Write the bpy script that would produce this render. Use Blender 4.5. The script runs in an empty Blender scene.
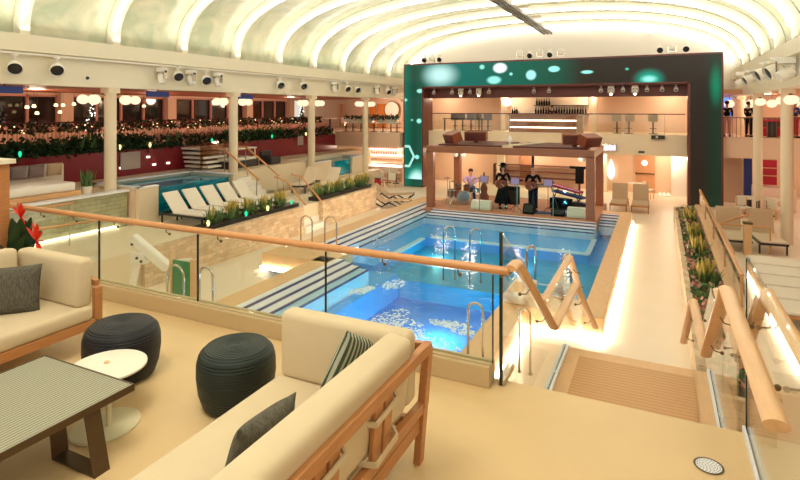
import bpy, bmesh, math, random
from mathutils import Vector, Matrix, Euler

# ---------------------------------------------------------------- camera, world, exposure
FPX = 540.0
TH = math.atan(260 / 540.0)
CT, ST = math.cos(TH), math.sin(TH)
EYE = 4.5
scene = bpy.context.scene
COL = scene.collection
cam_data = bpy.data.cameras.new('camera')
cam_data.sensor_width = 36.0
cam_data.lens = 36.0 * FPX / 800.0
cam_data.shift_y = -(240 - 109) / 800.0
cam_data.clip_end = 300
cam = bpy.data.objects.new('camera', cam_data)
cam.location = (0, 0, EYE)
cam.rotation_euler = (math.pi / 2, 0, TH)
COL.objects.link(cam)
scene.camera = cam

world = bpy.data.worlds.new('world')
scene.world = world
world.use_nodes = True
world.node_tree.nodes['Background'].inputs[0].default_value = (1.0, 0.9, 0.76, 1)
world.node_tree.nodes['Background'].inputs[1].default_value = 0.55

scene.view_settings.view_transform = 'Standard'
scene.view_settings.look = 'None'
scene.view_settings.gamma = 1
scene.view_settings.use_curve_mapping = False
scene.view_settings.exposure = 0.5
scene.cycles.max_bounces = 8
scene.cycles.transparent_max_bounces = 24
scene.cycles.caustics_reflective = False
scene.cycles.caustics_refractive = False
scene.cycles.sample_clamp_indirect = 4.0
scene.cycles.use_denoising = True

def lamp(name, loc, energy, color=(1, .8, .55), size=.3, kind='POINT', sy=None, rot=(0, 0, 0)):
    l = bpy.data.lights.new(name, kind)
    l.energy = energy
    l.color = color
    if kind == 'AREA':
        l.shape = 'RECTANGLE'; l.size = size; l.size_y = sy or size
    else:
        l.shadow_soft_size = size
    o = bpy.data.objects.new(name, l)
    o.location = loc; o.rotation_euler = rot
    COL.objects.link(o)
    return o

# downlights set in the ceilings of the lounges and decks round the hall
WARM = (1, .74, .54)
for (x, y, z, e) in [(-20.5, 12, 5.0, 55), (-20.5, 17, 5.0, 55), (-20.5, 22, 5.0, 55), (-20.5, 27, 5.0, 60),
                     (-16.5, 32.0, 4.9, 90), (-16.5, 30.5, 2.0, 70), (-12, 30.8, 5.3, 70), (-8, 30.8, 5.3, 90), (-3.5, 30.8, 5.3, 90), (.5, 30.8, 5.3, 80),
                     (-11, 30.8, 2.1, 60), (-6.5, 30.8, 2.1, 80), (-3, 30.8, 2.1, 80), (0.5, 30.8, 2.1, 90),
                     (7, 31, 4.9, 60), (4.5, 30.5, 5.0, 60), (6.0, 26, 2.4, 60), (6.5, 31, 2.1, 60), (7, 18, 2.2, 60)]:
    lamp('ceiling_downlight', (x, y, z), e, WARM, .25)
# point lights added by the left upper deck planting for a redder glow
for y in (9, 13, 17, 21, 25):
    lamp('red_glow_light', (-19.3, y, 3.5), 16, (1, .42, .25), .12)
# lamps on the underside of the stage canopy
for x in (-7.4, -5.4, -3.4):
    lamp('stage_downlight', (x, 22.4, 2.55), 40, (1, .72, .55), .15)
# point lights added under the water to brighten the basin
for (x, y, z, e, c) in [(-4.6, 11.4, -.5, 90, (.12, .85, 1)), (-5.2, 7.5, -.5, 70, (.3, .7, 1)), (-6.5, 16.2, -.15, 12, (.3, 1, .85)), (-3.8, 16.2, -.15, 8, (.4, .9, 1)),
                        (-8.4, 14.5, .2, 10, (.7, .85, 1)), (-8.6, 18.5, .2, 10, (.7, .85, 1))]:
    lamp('pool_fill_light', (x, y, z), e, c, .12)
# unseen area lights added on the side beams to brighten the vault
for x, ry in ((-14.75, .55), (3.35, -.55)):
    lamp('vault_fill_light', (x, 14.0, 6.5), 120, (1, .93, .76), .22, 'AREA', 35, (math.pi, ry, 0))
# lights above the seating platform (stand under the roof ridge, out of the picture)
lamp('platform_light', (-3.2, 1.6, 8.2), 120, (1, .92, .76), 2.2, 'AREA', 2.2)

# ---------------------------------------------------------------- helpers
random.seed(5)

def pix(u, v):
    a = (u - 400) / FPX; b = -(v - 109) / FPX
    return (a * CT - ST, a * ST + CT, b)
def on_z(u, v, z):
    r = pix(u, v); t = (z - EYE) / r[2]; return Vector((r[0] * t, r[1] * t, z))
def on_x(u, v, x):
    r = pix(u, v); t = x / r[0]; return Vector((x, r[1] * t, EYE + r[2] * t))
def on_y(u, v, y):
    r = pix(u, v); t = y / r[1]; return Vector((r[0] * t, y, EYE + r[2] * t))

class MB:
    def __init__(s): s.bm = bmesh.new(); s.m = 0
    def _f(s, vs):
        try:
            f = s.bm.faces.new(vs); f.material_index = s.m; return f
        except ValueError: return None
    def box(s, x0, x1, y0, y1, z0, z1):
        v = [s.bm.verts.new(p) for p in ((x0,y0,z0),(x1,y0,z0),(x1,y1,z0),(x0,y1,z0),(x0,y0,z1),(x1,y0,z1),(x1,y1,z1),(x0,y1,z1))]
        for q in ((3,2,1,0),(4,5,6,7),(0,1,5,4),(1,2,6,5),(2,3,7,6),(3,0,4,7)): s._f([v[i] for i in q])
        return s
    def hexa(s, b, t):
        v = [s.bm.verts.new(p) for p in list(b) + list(t)]
        n = len(b)
        s._f(v[:n][::-1]); s._f(v[n:])
        for i in range(n): s._f([v[i], v[(i+1)%n], v[n+(i+1)%n], v[n+i]])
        return s
    def prism(s, poly, z0, z1):
        return s.hexa([(x, y, z0) for x, y in poly], [(x, y, z1) for x, y in poly])
    def prism_x(s, poly, x0, x1):   # poly in (y,z)
        return s.hexa([(x0, y, z) for y, z in poly], [(x1, y, z) for y, z in poly])
    def prism_y(s, poly, y0, y1):   # poly in (x,z)
        return s.hexa([(x, y1, z) for x, z in poly], [(x, y0, z) for x, z in poly])
    def bar(s, p, q, w, h, up=(0, 0, 1)):
        p, q = Vector(p), Vector(q); d = (q - p).normalized(); up = Vector(up)
        if abs(d.dot(up)) > .98: up = Vector((0, 1, 0))
        sd = d.cross(up).normalized(); u2 = sd.cross(d).normalized()
        sd *= w / 2; u2 *= h / 2
        return s.hexa([p - sd - u2, p + sd - u2, p + sd + u2, p - sd + u2], [q - sd - u2, q + sd - u2, q + sd + u2, q - sd + u2])
    def tube(s, pts, r, n=8, rb=None, cap=True):
        pts = [Vector(p) for p in pts]; rings = []
        rr = r if isinstance(r, (list, tuple)) else [r] * len(pts)
        prev = None
        for i, p in enumerate(pts):
            d = (pts[min(i+1, len(pts)-1)] - pts[max(i-1, 0)]).normalized()
            up = Vector((0, 0, 1)) if abs(d.z) < .95 else (prev if prev is not None else Vector((0, 1, 0)))
            sd = d.cross(up).normalized(); u2 = sd.cross(d).normalized(); prev = u2
            k = rr[i]
            rings.append([s.bm.verts.new(p + sd * k * math.cos(2*math.pi*j/n) + u2 * (rb if rb else k) * math.sin(2*math.pi*j/n)) for j in range(n)])
        for a, b in zip(rings, rings[1:]):
            for j in range(n): s._f([a[j], a[(j+1)%n], b[(j+1)%n], b[j]])
        if cap: s._f(rings[0][::-1]); s._f(rings[-1])
        return s
    def lathe(s, prof, c=(0, 0, 0), n=20, sx=1, sy=1):
        rings = []
        for r, z in prof:
            rings.append([s.bm.verts.new((c[0] + r*sx*math.cos(2*math.pi*j/n), c[1] + r*sy*math.sin(2*math.pi*j/n), c[2] + z)) for j in range(n)])
        for a, b in zip(rings, rings[1:]):
            for j in range(n): s._f([a[j], a[(j+1)%n], b[(j+1)%n], b[j]])
        s._f(rings[0][::-1]); s._f(rings[-1])
        return s
    def ball(s, c, r, n=12, k=7, sz=1, sx=1, sy=1):
        prof = [(r * math.sin(math.pi * (i + .15) / (k + .3)), -r * sz * math.cos(math.pi * (i + .15) / (k + .3))) for i in range(k + 1)]
        return s.lathe(prof, c, n, sx, sy)
    def xf(s, M, i0=0):
        for v in list(s.bm.verts)[i0:]: v.co = M @ v.co
        return s

def build(name, mb, mat, parent=None, smooth=False, bevel=0, seg=2, sub=0, loc=None):
    me = bpy.data.meshes.new(name)
    bmesh.ops.recalc_face_normals(mb.bm, faces=mb.bm.faces)
    mb.bm.to_mesh(me); mb.bm.free()
    for m in (mat if isinstance(mat, (list, tuple)) else [mat]): me.materials.append(m)
    if smooth:
        for p in me.polygons: p.use_smooth = True
    o = bpy.data.objects.new(name, me); COL.objects.link(o)
    if bevel:
        b = o.modifiers.new('bevel', 'BEVEL'); b.width = bevel; b.segments = seg; b.limit_method = 'ANGLE'; b.angle_limit = .6
    if sub:
        b = o.modifiers.new('sub', 'SUBSURF'); b.levels = sub; b.render_levels = sub
    if parent: o.parent = parent
    if loc: o.location = loc
    return o
def tag(o, label=None, cat=None, group=None, kind=None):
    if label: o['label'] = label
    if cat: o['category'] = cat
    if group: o['group'] = group
    if kind: o['kind'] = kind
    return o
def thing(name, label, cat, loc=(0, 0, 0), rz=0, group=None):
    o = bpy.data.objects.new(name, None); COL.objects.link(o)
    o.location = loc; o.rotation_euler = (0, 0, rz); o.empty_display_size = .2
    return tag(o, label, cat, group)
def struct(name, mb, mat, **k):
    o = build(name, mb, mat, **k); o['kind'] = 'structure'; return o
def dup(root, loc, rz=None, label=None, group=None, scale=None):
    def cp(o, par):
        c = o.copy(); COL.objects.link(c)
        if par is not None:
            c.parent = par
        for ch in list(o.children): cp(ch, c)
        return c
    r = cp(root, None); r.location = loc
    if rz is not None: r.rotation_euler = (0, 0, rz)
    if label: r['label'] = label
    if group: r['group'] = group
    if scale: r.scale = scale
    return r
ORD = ['first', 'second', 'third', 'fourth', 'fifth', 'sixth', 'seventh', 'eighth', 'ninth', 'tenth', 'eleventh', 'twelfth', 'thirteenth', 'fourteenth', 'fifteenth', 'sixteenth', 'seventeenth', 'eighteenth', 'nineteenth', 'twentieth']

# ---------------------------------------------------------------- materials
def nodes(m):
    m.use_nodes = True
    return m.node_tree.nodes, m.node_tree.links
def mat(name, col, rough=.6, metal=0, noise=0, nscale=8, bump=0, bscale=60, emit=0, spec=.4, stretch=None, ecol=None):
    m = bpy.data.materials.new(name); n, l = nodes(m)
    b = n['Principled BSDF']
    b.inputs['Base Color'].default_value = (*col, 1); b.inputs['Roughness'].default_value = rough
    b.inputs['Metallic'].default_value = metal; b.inputs['Specular IOR Level'].default_value = spec
    if emit:
        b.inputs['Emission Color'].default_value = (*(ecol or col), 1); b.inputs['Emission Strength'].default_value = emit
    if noise or bump:
        tc = n.new('ShaderNodeTexCoord'); mp = n.new('ShaderNodeMapping')
        l.new(tc.outputs['Object'], mp.inputs[0])
        if stretch: mp.inputs['Scale'].default_value = stretch
    if noise:
        nz = n.new('ShaderNodeTexNoise'); nz.inputs['Scale'].default_value = nscale; nz.inputs['Detail'].default_value = 5
        l.new(mp.outputs[0], nz.inputs[0])
        mx = n.new('ShaderNodeMix'); mx.data_type = 'RGBA'
        mx.inputs['A'].default_value = (*[c * (1 - noise) for c in col], 1)
        mx.inputs['B'].default_value = (*[min(1, c * (1 + noise)) for c in col], 1)
        l.new(nz.outputs[0], mx.inputs['Factor']); l.new(mx.outputs['Result'], b.inputs['Base Color'])
    if bump:
        nb = n.new('ShaderNodeTexNoise'); nb.inputs['Scale'].default_value = bscale
        l.new(mp.outputs[0], nb.inputs[0])
        bp = n.new('ShaderNodeBump'); bp.inputs['Strength'].default_value = bump; bp.inputs['Distance'].default_value = .02
        l.new(nb.outputs[0], bp.inputs['Height']); l.new(bp.outputs[0], b.inputs['Normal'])
    return m
def emitter(name, col, s):
    m = bpy.data.materials.new(name); n, l = nodes(m)
    n.remove(n['Principled BSDF'])
    e = n.new('ShaderNodeEmission'); e.inputs[0].default_value = (*col, 1); e.inputs[1].default_value = s
    l.new(e.outputs[0], n['Material Output'].inputs[0]); return m
def glassy(name, tint, ior=1.45, rough=.02, gloss=(1, 1, 1), bump=0, bscale=4, graze=.8):
    m = bpy.data.materials.new(name); n, l = nodes(m)
    n.remove(n['Principled BSDF'])
    t = n.new('ShaderNodeBsdfTransparent'); t.inputs[0].default_value = (*tint, 1)
    g = n.new('ShaderNodeBsdfGlossy'); g.inputs['Roughness'].default_value = rough; g.inputs[0].default_value = (*gloss, 1)
    f = n.new('ShaderNodeLayerWeight'); f.inputs['Blend'].default_value = .5
    pw = n.new('ShaderNodeMath'); pw.operation = 'POWER'; pw.inputs[1].default_value = 5; l.new(f.outputs['Facing'], pw.inputs[0])
    ma = n.new('ShaderNodeMath'); ma.operation = 'MULTIPLY_ADD'; ma.inputs[1].default_value = graze; ma.inputs[2].default_value = (ior - 1) * .12; l.new(pw.outputs[0], ma.inputs[0])
    mx = n.new('ShaderNodeMixShader')
    l.new(ma.outputs[0], mx.inputs[0]); l.new(t.outputs[0], mx.inputs[1]); l.new(g.outputs[0], mx.inputs[2])
    l.new(mx.outputs[0], n['Material Output'].inputs[0])
    if bump:
        tc = n.new('ShaderNodeTexCoord'); nb = n.new('ShaderNodeTexNoise'); nb.inputs['Scale'].default_value = bscale; nb.inputs['Detail'].default_value = 3
        l.new(tc.outputs['Object'], nb.inputs[0])
        bp = n.new('ShaderNodeBump'); bp.inputs['Strength'].default_value = bump; bp.inputs['Distance'].default_value = .1
        l.new(nb.outputs[0], bp.inputs['Height']); l.new(bp.outputs[0], g.inputs['Normal']); l.new(bp.outputs[0], f.inputs['Normal'])
    return m
def striped(name, ca, cb, axis, scale, ratio=.5, rough=.5, noise=0):
    m = bpy.data.materials.new(name); n, l = nodes(m); b = n['Principled BSDF']; b.inputs['Roughness'].default_value = rough
    tc = n.new('ShaderNodeTexCoord'); sp = n.new('ShaderNodeSeparateXYZ'); l.new(tc.outputs['Object'], sp.inputs[0])
    a = n.new('ShaderNodeMath'); a.operation = 'MULTIPLY'; a.inputs[1].default_value = scale; l.new(sp.outputs[axis], a.inputs[0])
    fr = n.new('ShaderNodeMath'); fr.operation = 'FRACT'; l.new(a.outputs[0], fr.inputs[0])
    g = n.new('ShaderNodeMath'); g.operation = 'GREATER_THAN'; g.inputs[1].default_value = ratio; l.new(fr.outputs[0], g.inputs[0])
    mx = n.new('ShaderNodeMix'); mx.data_type = 'RGBA'; mx.inputs['A'].default_value = (*ca, 1); mx.inputs['B'].default_value = (*cb, 1)
    l.new(g.outputs[0], mx.inputs['Factor']); l.new(mx.outputs['Result'], b.inputs['Base Color'])
    return m

M = {}
M['cream'] = mat('cream_paint', (.80, .68, .49), .55, noise=.04, nscale=2)
M['deck'] = mat('deck_resin', (.86, .74, .58), .38, noise=.04, nscale=1.5)
M['platform'] = mat('platform_resin', (.72, .52, .27), .42, noise=.09, nscale=1.6, bump=.08, bscale=300)
M['kerb'] = mat('kerb_resin', (.58, .44, .25), .5, noise=.06, nscale=3)
M['white'] = mat('white_paint', (.88, .84, .76), .4)
M['ivory'] = mat('ivory_paint', (.82, .75, .58), .45, noise=.03, nscale=2)
M['rib'] = mat('rib_paint', (.86, .80, .68), .4)
M['teak'] = mat('teak', (.50, .22, .08), .4, noise=.25, nscale=6, stretch=(8, 1, 8))
M['teakx'] = mat('teak_along_x', (.52, .22, .08), .4, noise=.25, nscale=6, stretch=(1, 8, 8))
M['oak'] = mat('handrail_wood', (.72, .42, .20), .32, noise=.2, nscale=5, stretch=(6, .8, 6))
M['rail'] = mat('handrail_red_wood', (.66, .32, .13), .3, noise=.15, nscale=5, stretch=(.8, 6, 6))
M['coping'] = mat('coping_wood', (.78, .50, .26), .45, noise=.12, nscale=4, stretch=(3, 1, 1))
M['maroon'] = mat('maroon_frame', (.13, .035, .03), .4)
M['redwall'] = mat('red_panel_wall', (.24, .02, .03), .25, noise=.08, nscale=2)
M['brownceil'] = mat('brown_ceiling', (.36, .11, .05), .5)
M['peach'] = mat('peach_wall', (.76, .56, .40), .5, noise=.05, nscale=1)
M['peachdk'] = mat('peach_wood', (.58, .30, .16), .45, noise=.1, nscale=2, stretch=(6, 6, 1))
M['dark'] = mat('dark_metal', (.03, .027, .025), .4)
M['black'] = mat('black_cloth', (.008, .008, .008), .9, spec=.1)
M['steel'] = mat('steel', (.62, .56, .48), .22, 1)
M['brass'] = mat('bronze_fitting', (.20, .13, .06), .35, .8)
M['blackglass'] = mat('dark_window_glass', (.02, .015, .012), .06, spec=.7)
M['glass'] = glassy('clear_glass', (.955, .985, .965), 1.35)
M['glassgreen'] = mat('glass_edge_green', (.16, .42, .34), .15)
M['glassedge'] = mat('glass_edge_dark', (.02, .035, .03), .2)
M['water'] = glassy('pool_water', (.70, .90, 1), 1.2, .03, bump=.3, bscale=2.5, graze=.4)
M['glassthin'] = glassy('thin_clear_screen', (.93, .98, .96), 1.05, graze=.4)
M['shelf'] = mat('pale_blue_pool_tile', (.10, .48, .95), .4, noise=.08, nscale=3)
M['teal'] = mat('teal_pool_tile', (.01, .40, .66), .4, noise=.15, nscale=2)
M['royal'] = mat('royal_blue_pool_tile', (.0, .24, .74), .4, noise=.25, nscale=1.2)
M['tilewhite'] = mat('white_pool_tile', (.88, .90, .95), .3)
M['tilenavy'] = mat('navy_pool_tile', (.05, .06, .22), .3)
M['foam'] = mat('pool_foam', (.85, .95, 1), .6)
M['sofa'] = mat('cream_sofa_fabric', (.68, .56, .37), .85, noise=.06, nscale=5, bump=.25, bscale=400)
M['piping'] = mat('sofa_piping', (.62, .46, .26), .8)
M['grey'] = mat('charcoal_weave', (.11, .10, .075), .9, noise=.95, nscale=30, stretch=(3, 1, 1), bump=.4, bscale=200)
M['pillstripe'] = striped('green_striped_weave', (.05, .075, .05), (.42, .42, .32), 0, 28, .55, .9)
M['pouf'] = mat('dark_teal_rope', (.009, .020, .017), .45)
M['poufb'] = mat('navy_black_rope', (.006, .007, .012), .45)
M['slat'] = striped('grooved_grey_table_top', (.12, .12, .07), (.36, .35, .25), 0, 36, .35, .35)
M['bronze'] = mat('bronze_frame', (.10, .062, .03), .35, .3)
M['tablewhite'] = mat('white_table_top', (.83, .80, .68), .35)
M['tablecream'] = mat('cream_table_base', (.72, .66, .44), .4)
M['sling'] = mat('lounger_cushion', (.80, .66, .50), .8)
M['slingw'] = mat('white_lounger_cushion', (.84, .77, .66), .8)
M['slingt'] = mat('tan_lounger_mesh', (.55, .40, .26), .8)
M['leaf'] = mat('dark_leaf', (.016, .05, .014), .5, noise=.4, nscale=9)
M['leafm'] = mat('mid_leaf', (.10, .20, .06), .5, noise=.4, nscale=9)
M['leafy'] = mat('yellow_leaf', (.55, .42, .09), .5, noise=.3, nscale=9)
M['leafo'] = mat('orange_leaf', (.65, .22, .04), .5)
M['pinkleaf'] = mat('pink_blossom', (.65, .32, .26), .6)
M['redflower'] = mat('red_flower', (.75, .035, .015), .4)
M['green'] = mat('green_panel', (.02, .26, .10), .4)
M['skin'] = mat('skin', (.60, .33, .22), .6)
M['hair'] = mat('hair', (.03, .015, .01), .7)
M['canopy'] = mat('canopy_wood', (.34, .13, .065), .4, noise=.2, nscale=4, stretch=(1, 6, 6))
M['wine'] = mat('sunburst_wood', (.28, .07, .025), .3)
M['redcloth'] = mat('red_cloth', (.5, .02, .05), .7)
M['bluecloth'] = mat('blue_cloth', (.03, .05, .22), .7)
M['lilac'] = mat('lilac_cloth', (.45, .38, .70), .7)
M['chrome'] = mat('chrome', (.7, .7, .72), .15, 1)
M['lilacgrey'] = mat('grey_pillow', (.24, .18, .18), .9)
M['barfront'] = mat('pale_bar_front', (.85, .62, .52), .4)
M['steelgrey'] = mat('grey_panel', (.45, .40, .38), .4)
M['tintglass'] = glassy('beige_tinted_glass', (.70, .58, .48), 1.4)
M['stage'] = mat('stage_carpet', (.52, .26, .15), .7, noise=.1, nscale=6)
M['lens'] = mat('lamp_lens', (.02, .02, .025), .1)
M['lenslit'] = emitter('lit_lamp_lens', (1, .93, .88), 14)
M['strip'] = emitter('led_strip', (1, .94, .80), 9.5)
M['glow'] = emitter('under_coping_led', (1, .86, .66), 16)
M['barled'] = emitter('bar_led', (1, .85, .65), 6)
M['globe'] = emitter('peach_globe', (1, .66, .42), 1.15)
M['globew'] = emitter('white_globe', (1, .93, .8), 2.2)
M['bulb'] = emitter('small_bulb', (1, .66, .3), 2.5)
M['bulbg'] = emitter('green_bulb', (.02, .55, .28), 1.3)
M['bulby'] = emitter('yellow_light', (1, .72, .25), 2)
M['exit'] = emitter('pink_sign_face', (.85, .6, .8), 1.2)
M['bluewin'] = emitter('blue_dusk', (.16, .26, .8), 1.1)

def stone_mat(name, c1, c2, mortar):
    m = bpy.data.materials.new(name); n, l = nodes(m); b = n['Principled BSDF']; b.inputs['Roughness'].default_value = .7
    tc = n.new('ShaderNodeTexCoord'); sp = n.new('ShaderNodeSeparateXYZ'); cb = n.new('ShaderNodeCombineXYZ')
    ad = n.new('ShaderNodeMath'); ad.operation = 'ADD'
    l.new(tc.outputs['Object'], sp.inputs[0]); l.new(sp.outputs[0], ad.inputs[0]); l.new(sp.outputs[1], ad.inputs[1])
    l.new(ad.outputs[0], cb.inputs[0]); l.new(sp.outputs[2], cb.inputs[1])
    br = n.new('ShaderNodeTexBrick'); br.inputs['Scale'].default_value = 2.6
    br.inputs['Color1'].default_value = (*c1, 1); br.inputs['Color2'].default_value = (*c2, 1); br.inputs['Mortar'].default_value = (*mortar, 1)
    br.inputs['Mortar Size'].default_value = .012; br.inputs['Bias'].default_value = -.1
    br.inputs['Brick Width'].default_value = .8; br.inputs['Row Height'].default_value = .3
    nz = n.new('ShaderNodeTexNoise'); nz.inputs['Scale'].default_value = 3; l.new(tc.outputs['Object'], nz.inputs[0])
    vm = n.new('ShaderNodeVectorMath'); vm.operation = 'MULTIPLY_ADD'; vm.inputs[1].default_value = (.22, .16, 0)
    l.new(nz.outputs['Color'], vm.inputs[0]); l.new(cb.outputs[0], vm.inputs[2]); l.new(vm.outputs[0], br.inputs[0])
    mx = n.new('ShaderNodeMix'); mx.data_type = 'RGBA'; mx.blend_type = 'MULTIPLY'; mx.inputs['Factor'].default_value = .5
    l.new(br.outputs[0], mx.inputs['A']); l.new(nz.outputs[0], mx.inputs['B']); l.new(mx.outputs['Result'], b.inputs['Base Color'])
    bp = n.new('ShaderNodeBump'); bp.inputs['Strength'].default_value = .6; bp.inputs['Distance'].default_value = .03
    l.new(br.outputs['Fac'], bp.inputs['Height']); bp.invert = True; l.new(bp.outputs[0], b.inputs['Normal'])
    return m
M['stone'] = stone_mat('tan_stone_wall', (.98, .78, .52), (.76, .52, .32), (.66, .46, .30))
M['stoneg'] = stone_mat('pale_green_stone_wall', (.62, .62, .38), (.46, .46, .28), (.34, .33, .20))

def plank_mat():
    m = bpy.data.materials.new('teak_planks'); n, l = nodes(m); b = n['Principled BSDF']; b.inputs['Roughness'].default_value = .5
    tc = n.new('ShaderNodeTexCoord'); sp = n.new('ShaderNodeSeparateXYZ'); l.new(tc.outputs['Object'], sp.inputs[0])
    a = n.new('ShaderNodeMath'); a.operation = 'MULTIPLY'; a.inputs[1].default_value = 14; l.new(sp.outputs[1], a.inputs[0])
    fr = n.new('ShaderNodeMath'); fr.operation = 'FRACT'; l.new(a.outputs[0], fr.inputs[0])
    g = n.new('ShaderNodeMath'); g.operation = 'GREATER_THAN'; g.inputs[1].default_value = .86; l.new(fr.outputs[0], g.inputs[0])
    mx = n.new('ShaderNodeMix'); mx.data_type = 'RGBA'; mx.inputs['A'].default_value = (.66, .36, .15, 1); mx.inputs['B'].default_value = (.46, .22, .08, 1)
    l.new(g.outputs[0], mx.inputs['Factor']); l.new(mx.outputs['Result'], b.inputs['Base Color']); return m
M['planks'] = plank_mat()

# glazed vault between the ribs: milky pale green panes with cloudy reflections painted into their colour
def vault_mat():
    m = bpy.data.materials.new('milky_vault_glass'); n, l = nodes(m); b = n['Principled BSDF']
    b.inputs['Roughness'].default_value = .25; b.inputs['Specular IOR Level'].default_value = .5
    tc = n.new('ShaderNodeTexCoord'); nz = n.new('ShaderNodeTexNoise'); nz.inputs['Scale'].default_value = .9; nz.inputs['Detail'].default_value = 4; nz.inputs['Distortion'].default_value = 1.5
    l.new(tc.outputs['Object'], nz.inputs[0])
    r = n.new('ShaderNodeValToRGB'); r.color_ramp.elements[0].position = .35; r.color_ramp.elements[0].color = (.52, .57, .40, 1)
    r.color_ramp.elements[1].position = .7; r.color_ramp.elements[1].color = (.76, .73, .54, 1)
    l.new(nz.outputs[0], r.inputs[0]); l.new(r.outputs[0], b.inputs['Base Color']); return m
M['vault'] = vault_mat()

# picture shown by the stage screen: green bokeh at the left; oblique-view and reflection darkness painted in at the right
def screen_mat():
    m = bpy.data.materials.new('stage_screen_picture'); n, l = nodes(m)
    n.remove(n['Principled BSDF'])
    tc = n.new('ShaderNodeTexCoord'); sp = n.new('ShaderNodeSeparateXYZ'); l.new(tc.outputs['Object'], sp.inputs[0])
    def M2(op, a, b=None, c=None):
        q = n.new('ShaderNodeMath'); q.operation = op
        for i, x in enumerate((a, b, c)):
            if x is None: continue
            if isinstance(x, (int, float)): q.inputs[i].default_value = x
            else: l.new(x, q.inputs[i])
        return q.outputs[0]
    mr = n.new('ShaderNodeMapRange'); mr.inputs['From Min'].default_value = -13.5; mr.inputs['From Max'].default_value = 2.6
    l.new(sp.outputs[0], mr.inputs[0])
    cr = n.new('ShaderNodeValToRGB'); e = cr.color_ramp.elements
    e[0].position = 0; e[0].color = (.0, .16, .10, 1); e[1].position = .04; e[1].color = (.01, .06, .035, 1)
    for p, c in ((.075, (.008, .09, .055, 1)), (.11, (.0, .15, .11, 1)), (.22, (.0, .14, .11, 1)), (.45, (.0, .10, .06, 1)), (.56, (.008, .07, .04, 1)), (.62, (.024, .018, .010, 1)), (.80, (.024, .016, .010, 1)), (.95, (.024, .016, .010, 1)), (.975, (.008, .028, .015, 1)), (1.0, (.02, .03, .016, 1))):
        q = e.new(p); q.color = c
    l.new(mr.outputs[0], cr.inputs[0]); col = cr.outputs[0]
    def spot(x, z, rx, rz, c, s, soft, zmin=None):
        nonlocal col
        dx = M2('DIVIDE', M2('SUBTRACT', sp.outputs[0], x), rx); dz = M2('DIVIDE', M2('SUBTRACT', sp.outputs[2], z), rz)
        d = M2('SQRT', M2('ADD', M2('MULTIPLY', dx, dx), M2('MULTIPLY', dz, dz)))
        q = n.new('ShaderNodeMapRange'); q.interpolation_type = 'SMOOTHSTEP'
        q.inputs['From Min'].default_value = 1; q.inputs['From Max'].default_value = 1 - soft; l.new(d, q.inputs[0])
        a = q.outputs[0]
        if zmin is not None: a = M2('MULTIPLY', a, M2('GREATER_THAN', sp.outputs[2], zmin))
        mx = n.new('ShaderNodeMix'); mx.data_type = 'RGBA'; l.new(M2('MULTIPLY', a, s), mx.inputs['Factor'])
        l.new(col, mx.inputs['A']); mx.inputs['B'].default_value = (*c, 1); col = mx.outputs['Result']
    CY = (.35, 1, .85); WH = (.85, 1, .98)
    def S(u, v, ru, rv, c, s, soft, zmin=None):
        p = on_y(u, v, 28.5); k = 28.5 / pix(u, v)[1] / FPX
        d = p.y * CT - p.x * ST
        spot(p.x, p.z, ru * d / FPX / CT * 1.0, rv * d / FPX, c, s, soft, zmin)
    S(440, 75, 22, 16, (.55, .9, .85), 1, .9); S(500, 68, 7.5, 6, WH, 1, .35); S(494, 80, 8, 5, CY, .9, .5); S(482, 67, 3, 3, CY, .8, .5)
    S(511, 74, 2, 2, CY, .8, .5); S(531, 75, 5.5, 6, (.45, .95, .9), .95, .4); S(554, 69, 6, 3.6, CY, 1, .35); S(587, 72, 6.5, 2.2, CY, 1, .5)
    S(627, 69, 2, 1.6, (.05, .6, .4), 1, .5); S(649, 79, 16, 13, (.0, .45, .30), 1, .95); S(649, 79, 9, 5, (.35, 1, .85), 1, .9)
    S(420, 91, 4, 2.6, CY, .9, .5); S(419, 121, 3, 3, CY, .9, .5); S(405, 100, 3, 2, CY, .9, .6); S(400, 104, 7, 16, (.0, .75, .55), .8, .9)
    S(412, 120, 2, 1.5, (.2, .7, .55), .7, .6); S(417, 157, 2.6, 2.6, CY, .9, .4)
    S(418, 182, 17, 22, (.02, .45, .32), 1, .8, .45); S(417, 184, 11, 17, (.6, 1, .92), 1, .6, .45)
    S(716, 85, 7, 28, (.0, .22, .11), .9, .95)
    # pale ring with six sides
    c0 = on_y(404.5, 156, 28.5); kx = .62
    dx = M2('ABSOLUTE', M2('SUBTRACT', sp.outputs[0], c0.x)); dz = M2('ABSOLUTE', M2('SUBTRACT', sp.outputs[2], c0.z))
    h = M2('MAXIMUM', dz, M2('ADD', M2('MULTIPLY', dx, .95), M2('MULTIPLY', dz, .5)))
    ring = M2('MULTIPLY', M2('GREATER_THAN', h, .50), M2('LESS_THAN', h, .64))
    mx = n.new('ShaderNodeMix'); mx.data_type = 'RGBA'; l.new(M2('MULTIPLY', ring, .85), mx.inputs['Factor']); l.new(col, mx.inputs['A']); mx.inputs['B'].default_value = (.45, .95, .8, 1); col = mx.outputs['Result']
    em = n.new('ShaderNodeEmission'); em.inputs[1].default_value = .8; l.new(col, em.inputs[0])
    gl = n.new('ShaderNodeBsdfGlossy'); gl.inputs['Roughness'].default_value = .25; gl.inputs[0].default_value = (.015, .015, .015, 1)
    ad = n.new('ShaderNodeAddShader'); l.new(em.outputs[0], ad.inputs[0]); l.new(gl.outputs[0], ad.inputs[1])
    l.new(ad.outputs[0], n['Material Output'].inputs[0]); return m
M['screen'] = screen_mat()

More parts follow.
